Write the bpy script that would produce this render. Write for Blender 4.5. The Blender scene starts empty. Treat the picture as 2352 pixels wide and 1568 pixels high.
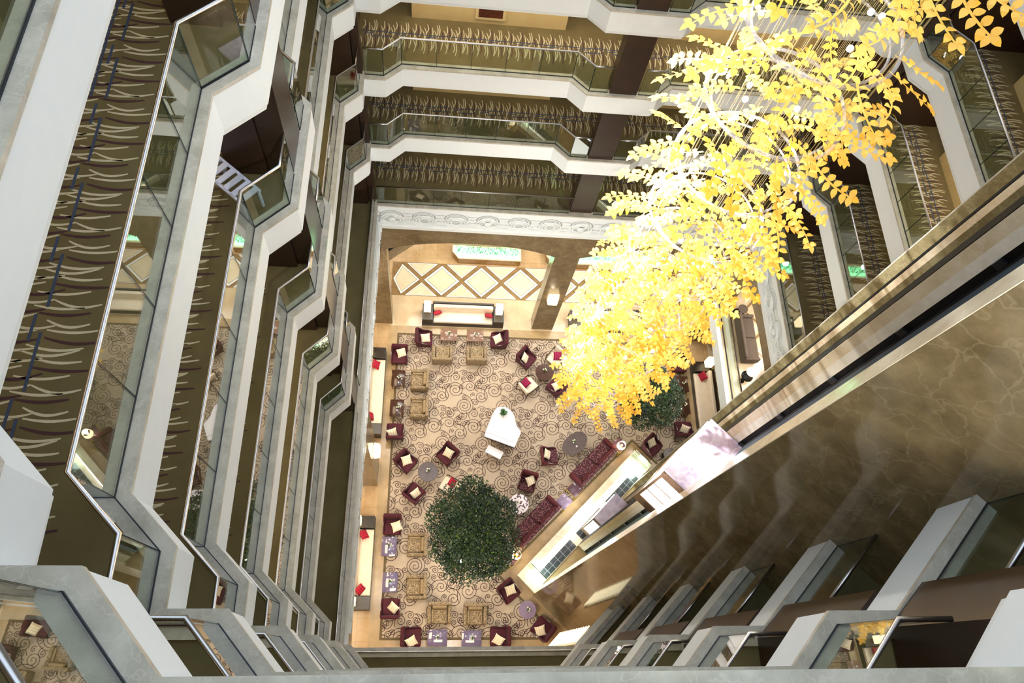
import bpy, bmesh, math, random
from mathutils import Vector, Matrix
random.seed(7)
SC = bpy.context.scene
COL = SC.collection
PI = math.pi

# ------------------------------------------------------------------ materials
def lin(c):
    return tuple(((x/12.92) if x <= .04045 else ((x+.055)/1.055)**2.4) for x in c)

def mat(name, col, rough=.6, metal=0., spec=.5, noise=None, bump=None, sheen=0., emit=None, coat=0.):
    """col is sRGB; noise = (scale, colour2, contrast_lo, contrast_hi, detail)"""
    m = bpy.data.materials.new(name); m.use_nodes = True
    nt = m.node_tree; b = nt.nodes['Principled BSDF']
    b.inputs['Base Color'].default_value = (*lin(col), 1)
    b.inputs['Roughness'].default_value = rough
    b.inputs['Metallic'].default_value = metal
    b.inputs['Specular IOR Level'].default_value = spec
    if coat: b.inputs['Coat Weight'].default_value = coat
    if sheen:
        b.inputs['Sheen Weight'].default_value = sheen
    if noise:
        tc = nt.nodes.new('ShaderNodeTexCoord')
        n = nt.nodes.new('ShaderNodeTexNoise'); n.inputs['Scale'].default_value = noise[0]
        n.inputs['Detail'].default_value = noise[4] if len(noise) > 4 else 6
        r = nt.nodes.new('ShaderNodeValToRGB')
        r.color_ramp.elements[0].position = noise[2]; r.color_ramp.elements[1].position = noise[3]
        r.color_ramp.elements[0].color = (*lin(col), 1); r.color_ramp.elements[1].color = (*lin(noise[1]), 1)
        nt.links.new(tc.outputs['Object'], n.inputs['Vector'])
        nt.links.new(n.outputs['Fac'], r.inputs['Fac']); nt.links.new(r.outputs['Color'], b.inputs['Base Color'])
        if bump:
            bp = nt.nodes.new('ShaderNodeBump'); bp.inputs['Strength'].default_value = bump
            nt.links.new(n.outputs['Fac'], bp.inputs['Height']); nt.links.new(bp.outputs['Normal'], b.inputs['Normal'])
    if emit:
        b.inputs['Emission Color'].default_value = (*lin(emit[0]), 1); b.inputs['Emission Strength'].default_value = emit[1]
        m.cycles.emission_sampling = 'NONE'
    return m

def marble(name, base, dark, vein, rough, scale=1.0, vein_amt=.55, tile=None):
    m = bpy.data.materials.new(name); m.use_nodes = True
    nt = m.node_tree; N = nt.nodes; L = nt.links; b = N['Principled BSDF']
    tc = N.new('ShaderNodeTexCoord')
    n1 = N.new('ShaderNodeTexNoise'); n1.inputs['Scale'].default_value = 1.1*scale; n1.inputs['Detail'].default_value = 8; n1.inputs['Roughness'].default_value = .65
    r1 = N.new('ShaderNodeValToRGB'); r1.color_ramp.elements[0].position = .35; r1.color_ramp.elements[1].position = .68
    r1.color_ramp.elements[0].color = (*lin(dark), 1); r1.color_ramp.elements[1].color = (*lin(base), 1)
    L.new(tc.outputs['Object'], n1.inputs['Vector']); L.new(n1.outputs['Fac'], r1.inputs['Fac'])
    n2 = N.new('ShaderNodeTexNoise'); n2.inputs['Scale'].default_value = .8*scale; n2.inputs['Detail'].default_value = 4
    mx = N.new('ShaderNodeVectorMath'); mx.operation = 'MULTIPLY_ADD'
    mx.inputs[1].default_value = (1.2, 1.2, 1.2); L.new(n2.outputs['Color'], mx.inputs[0]); L.new(tc.outputs['Object'], mx.inputs[2])
    L.new(tc.outputs['Object'], n2.inputs['Vector'])
    v = N.new('ShaderNodeTexVoronoi'); v.feature = 'DISTANCE_TO_EDGE'; v.inputs['Scale'].default_value = 1.3*scale
    L.new(mx.outputs[0], v.inputs['Vector'])
    r2 = N.new('ShaderNodeValToRGB'); r2.color_ramp.elements[0].position = 0; r2.color_ramp.elements[1].position = .035
    r2.color_ramp.elements[0].color = (vein_amt,)*3+(1,); r2.color_ramp.elements[1].color = (0, 0, 0, 1)
    L.new(v.outputs['Distance'], r2.inputs['Fac'])
    mc = N.new('ShaderNodeMix'); mc.data_type = 'RGBA'
    L.new(r2.outputs['Color'], mc.inputs['Factor']); L.new(r1.outputs['Color'], mc.inputs[6]); mc.inputs[7].default_value = (*lin(vein), 1)
    out = mc.outputs[2]
    if tile:
        br = N.new('ShaderNodeTexBrick'); br.offset = 0; br.inputs['Scale'].default_value = 1
        br.inputs['Brick Width'].default_value = tile; br.inputs['Row Height'].default_value = tile
        br.inputs['Mortar Size'].default_value = .006; br.inputs['Color1'].default_value = (1, 1, 1, 1); br.inputs['Color2'].default_value = (.9, .88, .86, 1)
        br.inputs['Mortar'].default_value = (.6, .55, .5, 1)
        L.new(tc.outputs['Object'], br.inputs['Vector'])
        m2 = N.new('ShaderNodeMix'); m2.data_type = 'RGBA'; m2.blend_type = 'MULTIPLY'; m2.inputs['Factor'].default_value = 1
        L.new(out, m2.inputs[6]); L.new(br.outputs['Color'], m2.inputs[7]); out = m2.outputs[2]
    L.new(out, b.inputs['Base Color'])
    b.inputs['Roughness'].default_value = rough
    return m

def glass_mat(name, tint=(.90, .96, .93), refl=1.0, rough=0.0, body=0):
    m = bpy.data.materials.new(name); m.use_nodes = True
    nt = m.node_tree; N = nt.nodes; L = nt.links
    for n in list(N):
        if n.type == 'BSDF_PRINCIPLED': N.remove(n)
    out = [n for n in N if n.type == 'OUTPUT_MATERIAL'][0]
    t = N.new('ShaderNodeBsdfTransparent'); t.inputs['Color'].default_value = (*lin(tint), 1)
    g = N.new('ShaderNodeBsdfGlossy'); g.inputs['Roughness'].default_value = rough
    ge = N.new('ShaderNodeNewGeometry'); dt = N.new('ShaderNodeVectorMath'); dt.operation = 'DOT_PRODUCT'
    L.new(ge.outputs['Incoming'], dt.inputs[0]); L.new(ge.outputs['Normal'], dt.inputs[1])
    ab = N.new('ShaderNodeMath'); ab.operation = 'ABSOLUTE'; L.new(dt.outputs['Value'], ab.inputs[0])
    om = N.new('ShaderNodeMath'); om.operation = 'SUBTRACT'; om.inputs[0].default_value = 1; L.new(ab.outputs[0], om.inputs[1])
    pw = N.new('ShaderNodeMath'); pw.operation = 'POWER'; pw.inputs[1].default_value = 5; L.new(om.outputs[0], pw.inputs[0])
    f = N.new('ShaderNodeMath'); f.operation = 'MULTIPLY_ADD'; f.inputs[1].default_value = .95; f.inputs[2].default_value = .05; L.new(pw.outputs[0], f.inputs[0])
    mu = N.new('ShaderNodeMath'); mu.operation = 'MULTIPLY'; mu.use_clamp = True; mu.inputs[1].default_value = refl
    mx = N.new('ShaderNodeMixShader')
    L.new(f.outputs[0], mu.inputs[0]); L.new(mu.outputs[0], mx.inputs[0]); L.new(t.outputs[0], mx.inputs[1]); L.new(g.outputs[0], mx.inputs[2])
    fin = mx
    if body:
        df = N.new('ShaderNodeBsdfDiffuse'); df.inputs['Color'].default_value = (.9, .9, .93, 1)
        fin = N.new('ShaderNodeMixShader'); fin.inputs[0].default_value = body
        L.new(mx.outputs[0], fin.inputs[1]); L.new(df.outputs[0], fin.inputs[2])
    L.new(fin.outputs[0], out.inputs['Surface'])
    return m

def leaf_mat(name, c1, c2, rough=.35, trans=.5, scale=2.0):
    m = bpy.data.materials.new(name); m.use_nodes = True
    nt = m.node_tree; N = nt.nodes; L = nt.links
    b = N['Principled BSDF']; out = [n for n in N if n.type == 'OUTPUT_MATERIAL'][0]
    tc = N.new('ShaderNodeTexCoord'); n = N.new('ShaderNodeTexNoise'); n.inputs['Scale'].default_value = scale; n.inputs['Detail'].default_value = 2
    r = N.new('ShaderNodeValToRGB'); r.color_ramp.elements[0].position = .38; r.color_ramp.elements[1].position = .62
    r.color_ramp.elements[0].color = (*lin(c1), 1); r.color_ramp.elements[1].color = (*lin(c2), 1)
    L.new(tc.outputs['Object'], n.inputs['Vector']); L.new(n.outputs['Fac'], r.inputs['Fac']); L.new(r.outputs['Color'], b.inputs['Base Color'])
    b.inputs['Roughness'].default_value = rough
    t = N.new('ShaderNodeBsdfTranslucent'); L.new(r.outputs['Color'], t.inputs['Color'])
    mx = N.new('ShaderNodeMixShader'); mx.inputs[0].default_value = trans
    L.new(b.outputs[0], mx.inputs[1]); L.new(t.outputs[0], mx.inputs[2]); L.new(mx.outputs[0], out.inputs['Surface'])
    return m

def speckle(name, c1, c2, scale, lo=.42, hi=.55, rough=.9):
    m = mat(name, c1, rough); nt = m.node_tree; N = nt.nodes; L = nt.links; b = N['Principled BSDF']
    tc = N.new('ShaderNodeTexCoord'); v = N.new('ShaderNodeTexNoise'); v.inputs['Scale'].default_value = scale; v.inputs['Detail'].default_value = 1
    r = N.new('ShaderNodeValToRGB'); r.color_ramp.elements[0].position = lo; r.color_ramp.elements[1].position = hi
    r.color_ramp.elements[0].color = (*lin(c1), 1); r.color_ramp.elements[1].color = (*lin(c2), 1)
    L.new(tc.outputs['Object'], v.inputs['Vector']); L.new(v.outputs['Fac'], r.inputs['Fac']); L.new(r.outputs['Color'], b.inputs['Base Color'])
    return m

def stripes(name, c1, c2, scale, axis='X', lo=.45, hi=.55, rough=.85):
    m = mat(name, c1, rough); nt = m.node_tree; N = nt.nodes; L = nt.links; b = N['Principled BSDF']
    tc = N.new('ShaderNodeTexCoord'); w = N.new('ShaderNodeTexWave'); w.bands_direction = axis; w.inputs['Scale'].default_value = scale; w.inputs['Distortion'].default_value = .6
    r = N.new('ShaderNodeValToRGB'); r.color_ramp.elements[0].position = lo; r.color_ramp.elements[1].position = hi
    r.color_ramp.elements[0].color = (*lin(c1), 1); r.color_ramp.elements[1].color = (*lin(c2), 1)
    L.new(tc.outputs['Object'], w.inputs['Vector']); L.new(w.outputs['Fac'], r.inputs['Fac']); L.new(r.outputs['Color'], b.inputs['Base Color'])
    return m

M = dict(
 white=mat('white_plaster', (.855, .88, .895), .55, noise=(6, (.87, .89, .90), .3, .7)),
 curb=marble('grey_beige_marble', (.755, .735, .69), (.62, .60, .55), (.82, .80, .76), .28, 3.0, .35),
 brown=marble('brown_polished_marble', (.53, .465, .345), (.39, .335, .235), (.66, .60, .48), .07, 1.6, .25),
 brown2=marble('brown_honed_marble', (.50, .43, .31), (.38, .32, .22), (.58, .52, .42), .22, 1.5, .4),
 cream=marble('cream_marble', (.93, .885, .79), (.84, .77, .65), (.96, .93, .86), .15, 2.0, .4),
 paleband=marble('pale_marble', (.96, .95, .92), (.88, .86, .80), (.98, .97, .95), .2, 3.0, .4),
 olive=marble('olive_marble', (.55, .52, .40), (.42, .38, .27), (.66, .62, .5), .15, 2.0, .4),
 floor=marble('beige_floor_marble', (.84, .72, .56), (.76, .63, .46), (.88, .78, .63), .12, 1.2, .25, tile=.9),
 border=mat('tan_floor_marble', (.66, .56, .40), .25, noise=(3, (.72, .61, .45), .35, .65)),
 lightfloor=marble('light_floor_marble', (.88, .79, .66), (.80, .70, .56), (.91, .83, .72), .1, 1.2, .25),
 diamond=mat('ivory_floor_marble', (.92, .86, .75), .1, noise=(2, (.88, .81, .69), .35, .7)),
 whiteinlay=mat('white_inlay_marble', (.97, .96, .94), .12),
 blackline=mat('black_inlay', (.12, .08, .06), .2),
 tanline=mat('tan_inlay', (.62, .50, .35), .15, noise=(4, (.54, .43, .29), .35, .65)),
 carpet=mat('beige_carpet', (.75, .68, .60), .95, noise=(2.2, (.705, .635, .55), .3, .7), sheen=.2),
 scroll=mat('dark_plum_scroll', (.25, .15, .145), .95),
 cborder=mat('olive_carpet_border', (.42, .36, .26), .95),
 hall=mat('olive_corridor_carpet', (.39, .355, .24), .95, noise=(1.6, (.33, .295, .19), .3, .7)),
 stroke_l=mat('pale_carpet_strokes', (.70, .68, .60), .95),
 stroke_d=mat('dark_plum_strokes', (.24, .14, .17), .95),
 stroke_b=mat('navy_carpet_lines', (.20, .25, .36), .95),
 ceil=mat('ceiling_plaster', (.75, .70, .58), .8),
 beigewall=mat('beige_wall', (.76, .68, .50), .7, noise=(2, (.72, .63, .45), .3, .7)),
 darkwall=mat('dark_walnut_panel', (.20, .135, .10), .35, noise=(3, (.16, .105, .08), .3, .7)),
 bronze=mat('bronze_column', (.25, .19, .155), .28, metal=.35, noise=(2, (.21, .155, .125), .3, .7)),
 chrome=mat('brushed_steel', (.66, .66, .67), .28, metal=1),
 darksteel=mat('dark_steel', (.16, .17, .20), .35, metal=.6),
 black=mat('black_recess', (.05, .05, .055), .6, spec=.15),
 bluesteel=mat('blue_grey_steel', (.42, .50, .60), .4, metal=.3),
 glass=glass_mat('clear_balustrade_glass', (.945, .975, .955), 1.7),
 glassedge=mat('dark_glass_edge', (.10, .18, .17), .2),
 acrylic=glass_mat('clear_acrylic', (.96, .96, .98), 1.6, .05, .12),
 yellow=leaf_mat('amber_acrylic_leaf', (.93, .735, .29), (.97, .85, .48), .25, .5, .8),
 wire=mat('pale_gold_wire', (.62, .56, .38), .5),
 lampwhite=mat('glowing_white_lamp', (1, 1, 1), .5, emit=((1, .97, .92), 9)),
 shade=mat('glowing_cream_shade', (1, .95, .85), .6, emit=((1, .90, .70), 2.6)),
 velvet=mat('plum_velvet', (.30, .03, .115), .8, noise=(5, (.24, .02, .09), .3, .7), sheen=.05),
 plump=speckle('plum_leopard_fabric', (.23, .06, .11), (.58, .40, .42), 26, .54, .63),
 plumplain=mat('deep_red_fabric', (.36, .10, .13), .8, noise=(8, (.30, .08, .115), .3, .7)),
 tanf=speckle('tan_speckled_fabric', (.66, .58, .46), (.42, .36, .27), 28, .46, .56),
 tanplain=mat('tan_fabric', (.63, .55, .42), .9, noise=(30, (.54, .46, .34), .4, .6)),
 creamf=mat('cream_leather', (.90, .85, .77), .5, noise=(4, (.87, .81, .72), .3, .7)),
 pillow=stripes('cream_striped_pillow', (.94, .90, .80), (.88, .80, .66), 3.2, 'X', .6, .9),
 redpil=stripes('crimson_striped_pillow', (.76, .09, .16), (.50, .08, .22), 3.4, 'X', .4, .7),
 magpil=stripes('magenta_striped_pillow', (.62, .08, .30), (.46, .06, .22), 3.0, 'X', .4, .7),
 wood=mat('dark_walnut_gloss', (.30, .20, .16), .18, noise=(6, (.24, .155, .12), .3, .7)),
 mauve=mat('mauve_lacquer_top', (.54, .43, .37), .12, noise=(7, (.50, .39, .335), .3, .7)),
 darkbox=mat('espresso_wood', (.17, .14, .11), .3, noise=(5, (.13, .10, .08), .3, .7)),
 greybrown=mat('grey_brown_lacquer', (.40, .355, .35), .12, noise=(9, (.36, .315, .31), .3, .7)),
 plumtop=mat('dark_mauve_lacquer', (.38, .28, .32), .12, noise=(9, (.34, .25, .29), .3, .7)),
 lilactop=mat('pale_lilac_lacquer', (.57, .50, .60), .12, noise=(9, (.53, .46, .56), .3, .7)),
 lilacsky=mat('lilac_lacquer_sky_tint', (.47, .43, .56), .07, noise=(7, (.43, .39, .50), .3, .7), coat=1, spec=1),  # bluish sky reflection on the tops is mixed into this colour
 brass=mat('polished_brass', (.95, .80, .16), .3, metal=.4),
 pianowhite=mat('white_lacquer', (.96, .95, .97), .06, coat=.5),
 pianokeys=mat('black_keys', (.05, .05, .05), .3),
 leafg=leaf_mat('ficus_leaf', (.115, .20, .15), (.21, .30, .17), .4, .2, 1.6),
 leafy=leaf_mat('young_green_leaf', (.30, .42, .16), (.42, .50, .18), .4, .3, 3),
 plantg=leaf_mat('plant_leaf', (.13, .32, .13), (.24, .46, .18), .4, .2, 6),
 bark=mat('grey_bark', (.42, .35, .27), .9, noise=(14, (.30, .25, .19), .3, .7), bump=.4),
 soil=mat('soil', (.20, .15, .11), 1),
 petal=mat('white_petals', (.95, .93, .86), .6),
 stem=mat('green_stems', (.36, .52, .16), .6),
 vase=glass_mat('vase_glass', (.88, .94, .90), 1.5),
 card=mat('white_card', (.95, .93, .90), .6),
 pit=mat('dark_tile', (.20, .21, .22), .15, noise=(5, (.26, .27, .28), .3, .7)),
 grout=mat('pale_grout', (.62, .62, .66), .5),
 greenlight=mat('green_white_cove_light', (.7, 1, .8), .5, emit=((.55, 1, .68), 2.6)),
 covelight=mat('white_cove_light', (1, 1, 1), .5, emit=((.96, .98, 1), 6)),
 cabwhite=mat('lit_cabin_glass', (1, 1, 1), .3, emit=((1, .99, .97), 3.0)),
 cabroof=marble('lilac_polished_roof', (.93, .89, .95), (.62, .55, .68), (1, .99, 1), .12, 1.0, .3),
 bronzeband=marble('bronze_cabin_band', (.50, .40, .32), (.34, .26, .20), (.66, .55, .44), .2, 3, .5),
 louver=mat('lit_louver_slat', (1, .97, .85), .5, emit=((1, .95, .78), 1.1)),
 planter=marble('planter_marble', (.62, .47, .27), (.50, .36, .19), (.7, .55, .35), .2, 2, .4),
 art=mat('dark_red_print', (.34, .13, .08), .5, noise=(9, (.24, .10, .07), .4, .6)),
 frame=mat('pale_gilt_frame', (.80, .72, .55), .4),
 cloth=speckle('white_cloth_plum_spots', (.93, .90, .93), (.42, .33, .36), 7.5, .54, .56),
 sofagrey=mat('charcoal_brown_fabric', (.38, .32, .27), .9, noise=(14, (.32, .27, .23), .3, .7)),
 slat=mat('white_painted_slat', (.72, .75, .86), .4),
)

# ------------------------------------------------------------------ mesh builder
class MB:
    def __init__(s): s.v = []; s.f = []; s.m = []; s.sm = []
    def add(s, vs, fs, mi=0, smooth=False):
        o = len(s.v); s.v += [tuple(v) for v in vs]
        for f in fs: s.f.append([i+o for i in f]); s.m.append(mi); s.sm.append(smooth)
        return s
    def box(s, x0, y0, z0, x1, y1, z1, mi=0):
        return s.prism([(x0, y0), (x1, y0), (x1, y1), (x0, y1)], z0, z1, mi)
    def prism(s, poly, z0, z1, mi=0, top=True, bottom=True, mtop=None):
        n = len(poly); a = sum(poly[i][0]*poly[(i+1) % n][1]-poly[(i+1) % n][0]*poly[i][1] for i in range(n))
        if a < 0: poly = poly[::-1]
        vs = [(x, y, z0) for x, y in poly]+[(x, y, z1) for x, y in poly]
        s.add(vs, [[i, (i+1) % n, n+(i+1) % n, n+i] for i in range(n)], mi)
        if top: s.add(vs[n:], [list(range(n))], mi if mtop is None else mtop)
        if bottom: s.add(vs[:n], [list(range(n))[::-1]], mi)
        return s
    def obox(s, c, size, rz=0, mi=0, rx=0, ry=0):
        R = Matrix.Rotation(rz, 3, 'Z') @ Matrix.Rotation(ry, 3, 'Y') @ Matrix.Rotation(rx, 3, 'X')
        h = [q/2 for q in size]; vs = []
        for z in (-1, 1):
            for x, y in ((-1, -1), (1, -1), (1, 1), (-1, 1)):
                vs.append(tuple(R @ Vector((x*h[0], y*h[1], z*h[2]))+Vector(c)))
        return s.add(vs, [[3, 2, 1, 0], [4, 5, 6, 7], [0, 1, 5, 4], [1, 2, 6, 5], [2, 3, 7, 6], [3, 0, 4, 7]], mi)
    def rbox(s, c, size, r=.04, rz=0, mi=0, rx=0, ry=0, seg=3):
        vs, fs = rounded(size, r, seg)
        R = Matrix.Rotation(rz, 3, 'Z') @ Matrix.Rotation(ry, 3, 'Y') @ Matrix.Rotation(rx, 3, 'X')
        return s.add([tuple(R @ Vector(v)+Vector(c)) for v in vs], fs, mi, True)
    def tube(s, pts, r, n=8, mi=0, closed=False, r2=None):
        pts = [Vector(p) for p in pts]; k = len(pts); vs = []; fs = []; up = None
        for i, p in enumerate(pts):
            a = pts[(i-1) % k] if (closed or i > 0) else p
            b = pts[(i+1) % k] if (closed or i < k-1) else p
            t = (b-a).normalized()
            if up is None: up = Vector((0, 0, 1)) if abs(t.z) < .9 else Vector((1, 0, 0))
            u = (up-t*up.dot(t)).normalized(); w = t.cross(u); up = u
            rr = r if r2 is None else r+(r2-r)*i/max(1, k-1)
            for j in range(n):
                q = 2*PI*j/n; vs.append(p+u*math.cos(q)*rr+w*math.sin(q)*rr)
        for i in range(k if closed else k-1):
            for j in range(n):
                a = i*n+j; b = i*n+(j+1) % n; c = ((i+1) % k)*n+(j+1) % n; d = ((i+1) % k)*n+j
                fs.append([a, b, c, d])
        if not closed: fs += [list(range(n))[::-1], [(k-1)*n+j for j in range(n)]]
        return s.add(vs, fs, mi, True)
    def lathe(s, prof, n=24, c=(0, 0, 0), mi=0, smooth=True, cap=True):
        vs = []; fs = []
        for r, z in prof:
            for j in range(n):
                q = 2*PI*j/n; vs.append((c[0]+r*math.cos(q), c[1]+r*math.sin(q), c[2]+z))
        for i in range(len(prof)-1):
            for j in range(n):
                fs.append([i*n+j, i*n+(j+1) % n, (i+1)*n+(j+1) % n, (i+1)*n+j])
        s.add(vs, fs, mi, smooth)
        if cap:
            k = len(prof)-1
            s.add(vs[:n], [list(range(n))[::-1]], mi); s.add(vs[k*n:], [list(range(n))], mi)
        return s
    def build(s, name, mats, parent=None):
        me = bpy.data.meshes.new(name); me.from_pydata(s.v, [], s.f)
        for m in (mats if isinstance(mats, (list, tuple)) else [mats]): me.materials.append(M[m] if isinstance(m, str) else m)
        me.polygons.foreach_set('material_index', s.m); me.polygons.foreach_set('use_smooth', s.sm)
        me.update()
        o = bpy.data.objects.new(name, me); COL.objects.link(o)
        if parent is not None: o.parent = parent
        return o

_rc = {}
def rounded(size, r, seg=3):
    key = (tuple(round(q, 4) for q in size), round(r, 4), seg)
    if key not in _rc:
        bm = bmesh.new(); bmesh.ops.create_cube(bm, size=1)
        bmesh.ops.scale(bm, vec=size, verts=bm.verts)
        bmesh.ops.bevel(bm, geom=bm.edges[:], offset=min(r, min(size)*.49), segments=seg, affect='EDGES', profile=.5)
        bm.verts.index_update()
        _rc[key] = ([tuple(v.co) for v in bm.verts], [[v.index for v in f.verts] for f in bm.faces]); bm.free()
    return _rc[key]

def thing(name, label, cat, loc=(0, 0, 0), rz=0, group=None):
    o = bpy.data.objects.new(name, None); COL.objects.link(o); o.location = loc; o.rotation_euler = (0, 0, rz)
    o.empty_display_size = .1
    return tag(o, label, cat, group)
def tag(o, label, cat, group=None):
    o['label'] = label; o['category'] = cat
    if group: o['group'] = group
    return o
def struct(o, label, cat):
    o['kind'] = 'structure'; o['label'] = label; o['category'] = cat
    return o
def children(o): return _kids.get(o.name, [])
_kids = {}
def dup(root, loc, rz, label, group=None):
    r = root.copy(); COL.objects.link(r); r.location = loc; r.rotation_euler = (0, 0, rz); r['label'] = label
    if group: r['group'] = group
    for ch in list(root.children):
        c = ch.copy(); COL.objects.link(c); c.parent = r
        for g in list(ch.children):
            d = g.copy(); COL.objects.link(d); d.parent = c
    return r
class Proto:
    """builds the first one, afterwards copies it"""
    def __init__(s, fn): s.fn = fn; s.o = None
    def __call__(s, loc, rz, label, group=None):
        if s.o is None:
            s.o = s.fn(); s.o.location = loc; s.o.rotation_euler = (0, 0, rz); s.o['label'] = label
            if group: s.o['group'] = group
            bpy.context.view_layer.update()
            return s.o
        return dup(s.o, loc, rz, label, group)

# ------------------------------------------------------------------ plan helpers
def offset(path, d):
    out = []; n = len(path)
    for i in range(n):
        ns = []
        for a, b in ((i-1, i), (i, i+1)):
            if 0 <= a and b < n:
                dx, dy = path[b][0]-path[a][0], path[b][1]-path[a][1]; l = math.hypot(dx, dy)
                ns.append((-dy/l, dx/l))
        if len(ns) == 1: nx, ny = ns[0]; k = 1
        else:
            nx, ny = ns[0][0]+ns[1][0], ns[0][1]+ns[1][1]; l = math.hypot(nx, ny); nx /= l; ny /= l
            k = 1/max(.3, nx*ns[0][0]+ny*ns[0][1])
        out.append((path[i][0]+nx*d*k, path[i][1]+ny*d*k))
    return out
def sweep(mb, path, prof, mi=0, closed=True, mats=None):
    """prof: list of (offset, z)"""
    rows = [[(x, y, z) for x, y in offset(path, o)] for o, z in prof]
    n = len(path); k = len(prof)
    vs = [v for r in rows for v in r]; fs = []; 
    for a in range(k if closed else k-1):
        b = (a+1) % k
        for i in range(n-1): fs.append([a*n+i, b*n+i, b*n+i+1, a*n+i+1])
    mb.add(vs, fs, mi)
    if closed:
        mb.add([vs[a*n] for a in range(k)], [list(range(k))], mi); mb.add([vs[a*n+n-1] for a in range(k)], [list(range(k))[::-1]], mi)
    return mb
S2 = math.sqrt(.5)
def st(s, t, z=None):
    p = ((s-t)*S2, (s+t)*S2)
    return p if z is None else (*p, z)

UP = [(5.71, 1.57), (4.56, .43), (3.85, .43), (3.41, -.05), (-1.25, -.05), (-1.71, .46), (-2.24, .46), (-2.24, 1.0), (-2.72, 1.47),
      (-2.72, 6.2), (-2.24, 6.68), (-2.24, 8.775), (-2.70, 9.235), (-2.70, 14.12), (-2.24, 14.6), (-2.24, 15.14), (-1.64, 15.14), (-1.16, 15.62),
      (3.70, 15.62), (4.17, 15.14), (6.28, 15.14), (6.76, 15.62), (11.45, 15.62), (11.95, 15.10), (12.48, 15.10), (12.48, 14.37), (12.92, 13.90), (12.92, 9.0)]
LOW = [(5.71, 1.57), (4.56, .46), (-2.19, .46), (-2.19, 15.13), (12.48, 15.10), (12.48, 9.0)]
INSIDE = [(10.5, 6.6)]
LV = dict(F=9.99, E=13.215, D=16.215, C=19.215, B=22.215, A=25.215, Z=28.215, Y=31.215)
ORD = dict(F='lowest', E='second lowest', D='third lowest', C='fourth lowest', B='third highest', A='second highest', Z='highest', Y='uppermost')
OUT = [(-6.6, -4.0), (17.2, -4.0), (17.2, 19.4), (-6.6, 19.4)]

def ring_mesh(name, hole, z, material, flip=False):
    bm = bmesh.new(); es = []
    for loop in (OUT, hole):
        vs = [bm.verts.new((x, y, z)) for x, y in loop]
        es += [bm.edges.new((vs[i], vs[(i+1) % len(vs)])) for i in range(len(vs))]
    bmesh.ops.triangle_fill(bm, use_beauty=True, use_dissolve=False, edges=es)
    for f in bm.faces:
        if (f.normal.z < 0) != flip: f.normal_flip()
    bm.verts.index_update()
    mb = MB(); mb.add([tuple(v.co) for v in bm.verts], [[v.index for v in f.verts] for f in bm.faces]); bm.free()
    return mb

def ribbon(mb, pts, w, z, mi, taper=True):
    n = len(pts); vs = []
    for i, (x, y) in enumerate(pts):
        a = pts[max(0, i-1)]; b = pts[min(n-1, i+1)]
        dx, dy = b[0]-a[0], b[1]-a[1]; l = math.hypot(dx, dy) or 1
        k = w*.5*(1 if not taper else (.45+.55*math.sin(PI*min(1, max(0, (i+.4)/(n-.2))))))
        vs += [(x-dy/l*k, y+dx/l*k, z), (x+dy/l*k, y-dx/l*k, z)]
    mb.add(vs, [[2*i, 2*i+1, 2*i+3, 2*i+2] for i in range(n-1)], mi)

# stroke motif of the corridor carpet: u along the corridor (repeat .92), v across it
rs = random.Random(3)
MOTIF = []
for k in range(13):
    u = k*.92/13+rs.uniform(-.015, .015)
    a = rs.uniform(-.62, -.34); MOTIF.append((u, a, a+rs.uniform(.36, .56), rs.uniform(.025, .06)*(-1 if k % 4 else 1), 2 if k in (2, 7, 10) else 1))
for k in range(11):
    u = k*.92/11+rs.uniform(-.015, .015)
    a = rs.uniform(-.14, .06); MOTIF.append((u, a, a+rs.uniform(.34, .58), rs.uniform(.025, .06)*(1 if k % 3 else -1), 2 if k in (1, 5, 9) else 1))
def strokes(mb, fn, L, z):
    reps = int(L/.92)+1
    for r in range(reps):
        for u, v0, v1, c, mi in MOTIF:
            pts = []
            for i in range(8):
                q = i/7; v = v0+(v1-v0)*q; uu = r*.92+u+abs(c)*math.sin(q*PI)+c*.5*q
                pts.append(fn(uu, v))
            if 0 <= r*.92+u <= L: ribbon(mb, pts, .030 if mi == 1 else .034, z, mi)
    for v, seg, gap, ph in ((-.17, 9, 0, 0), (-.09, .30, .60, .1), (.0, .62, .28, .3)):
        x = ph
        while x < L:
            e = min(L, x+seg); k = max(2, int((e-x)/.5)+1)
            ribbon(mb, [fn(x+(e-x)*i/(k-1), v+.01*math.sin(7*(x+(e-x)*i/(k-1)))) for i in range(k)], .032, z+.001, 3, False)
            x = e+gap
            if gap == 0: break

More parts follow.
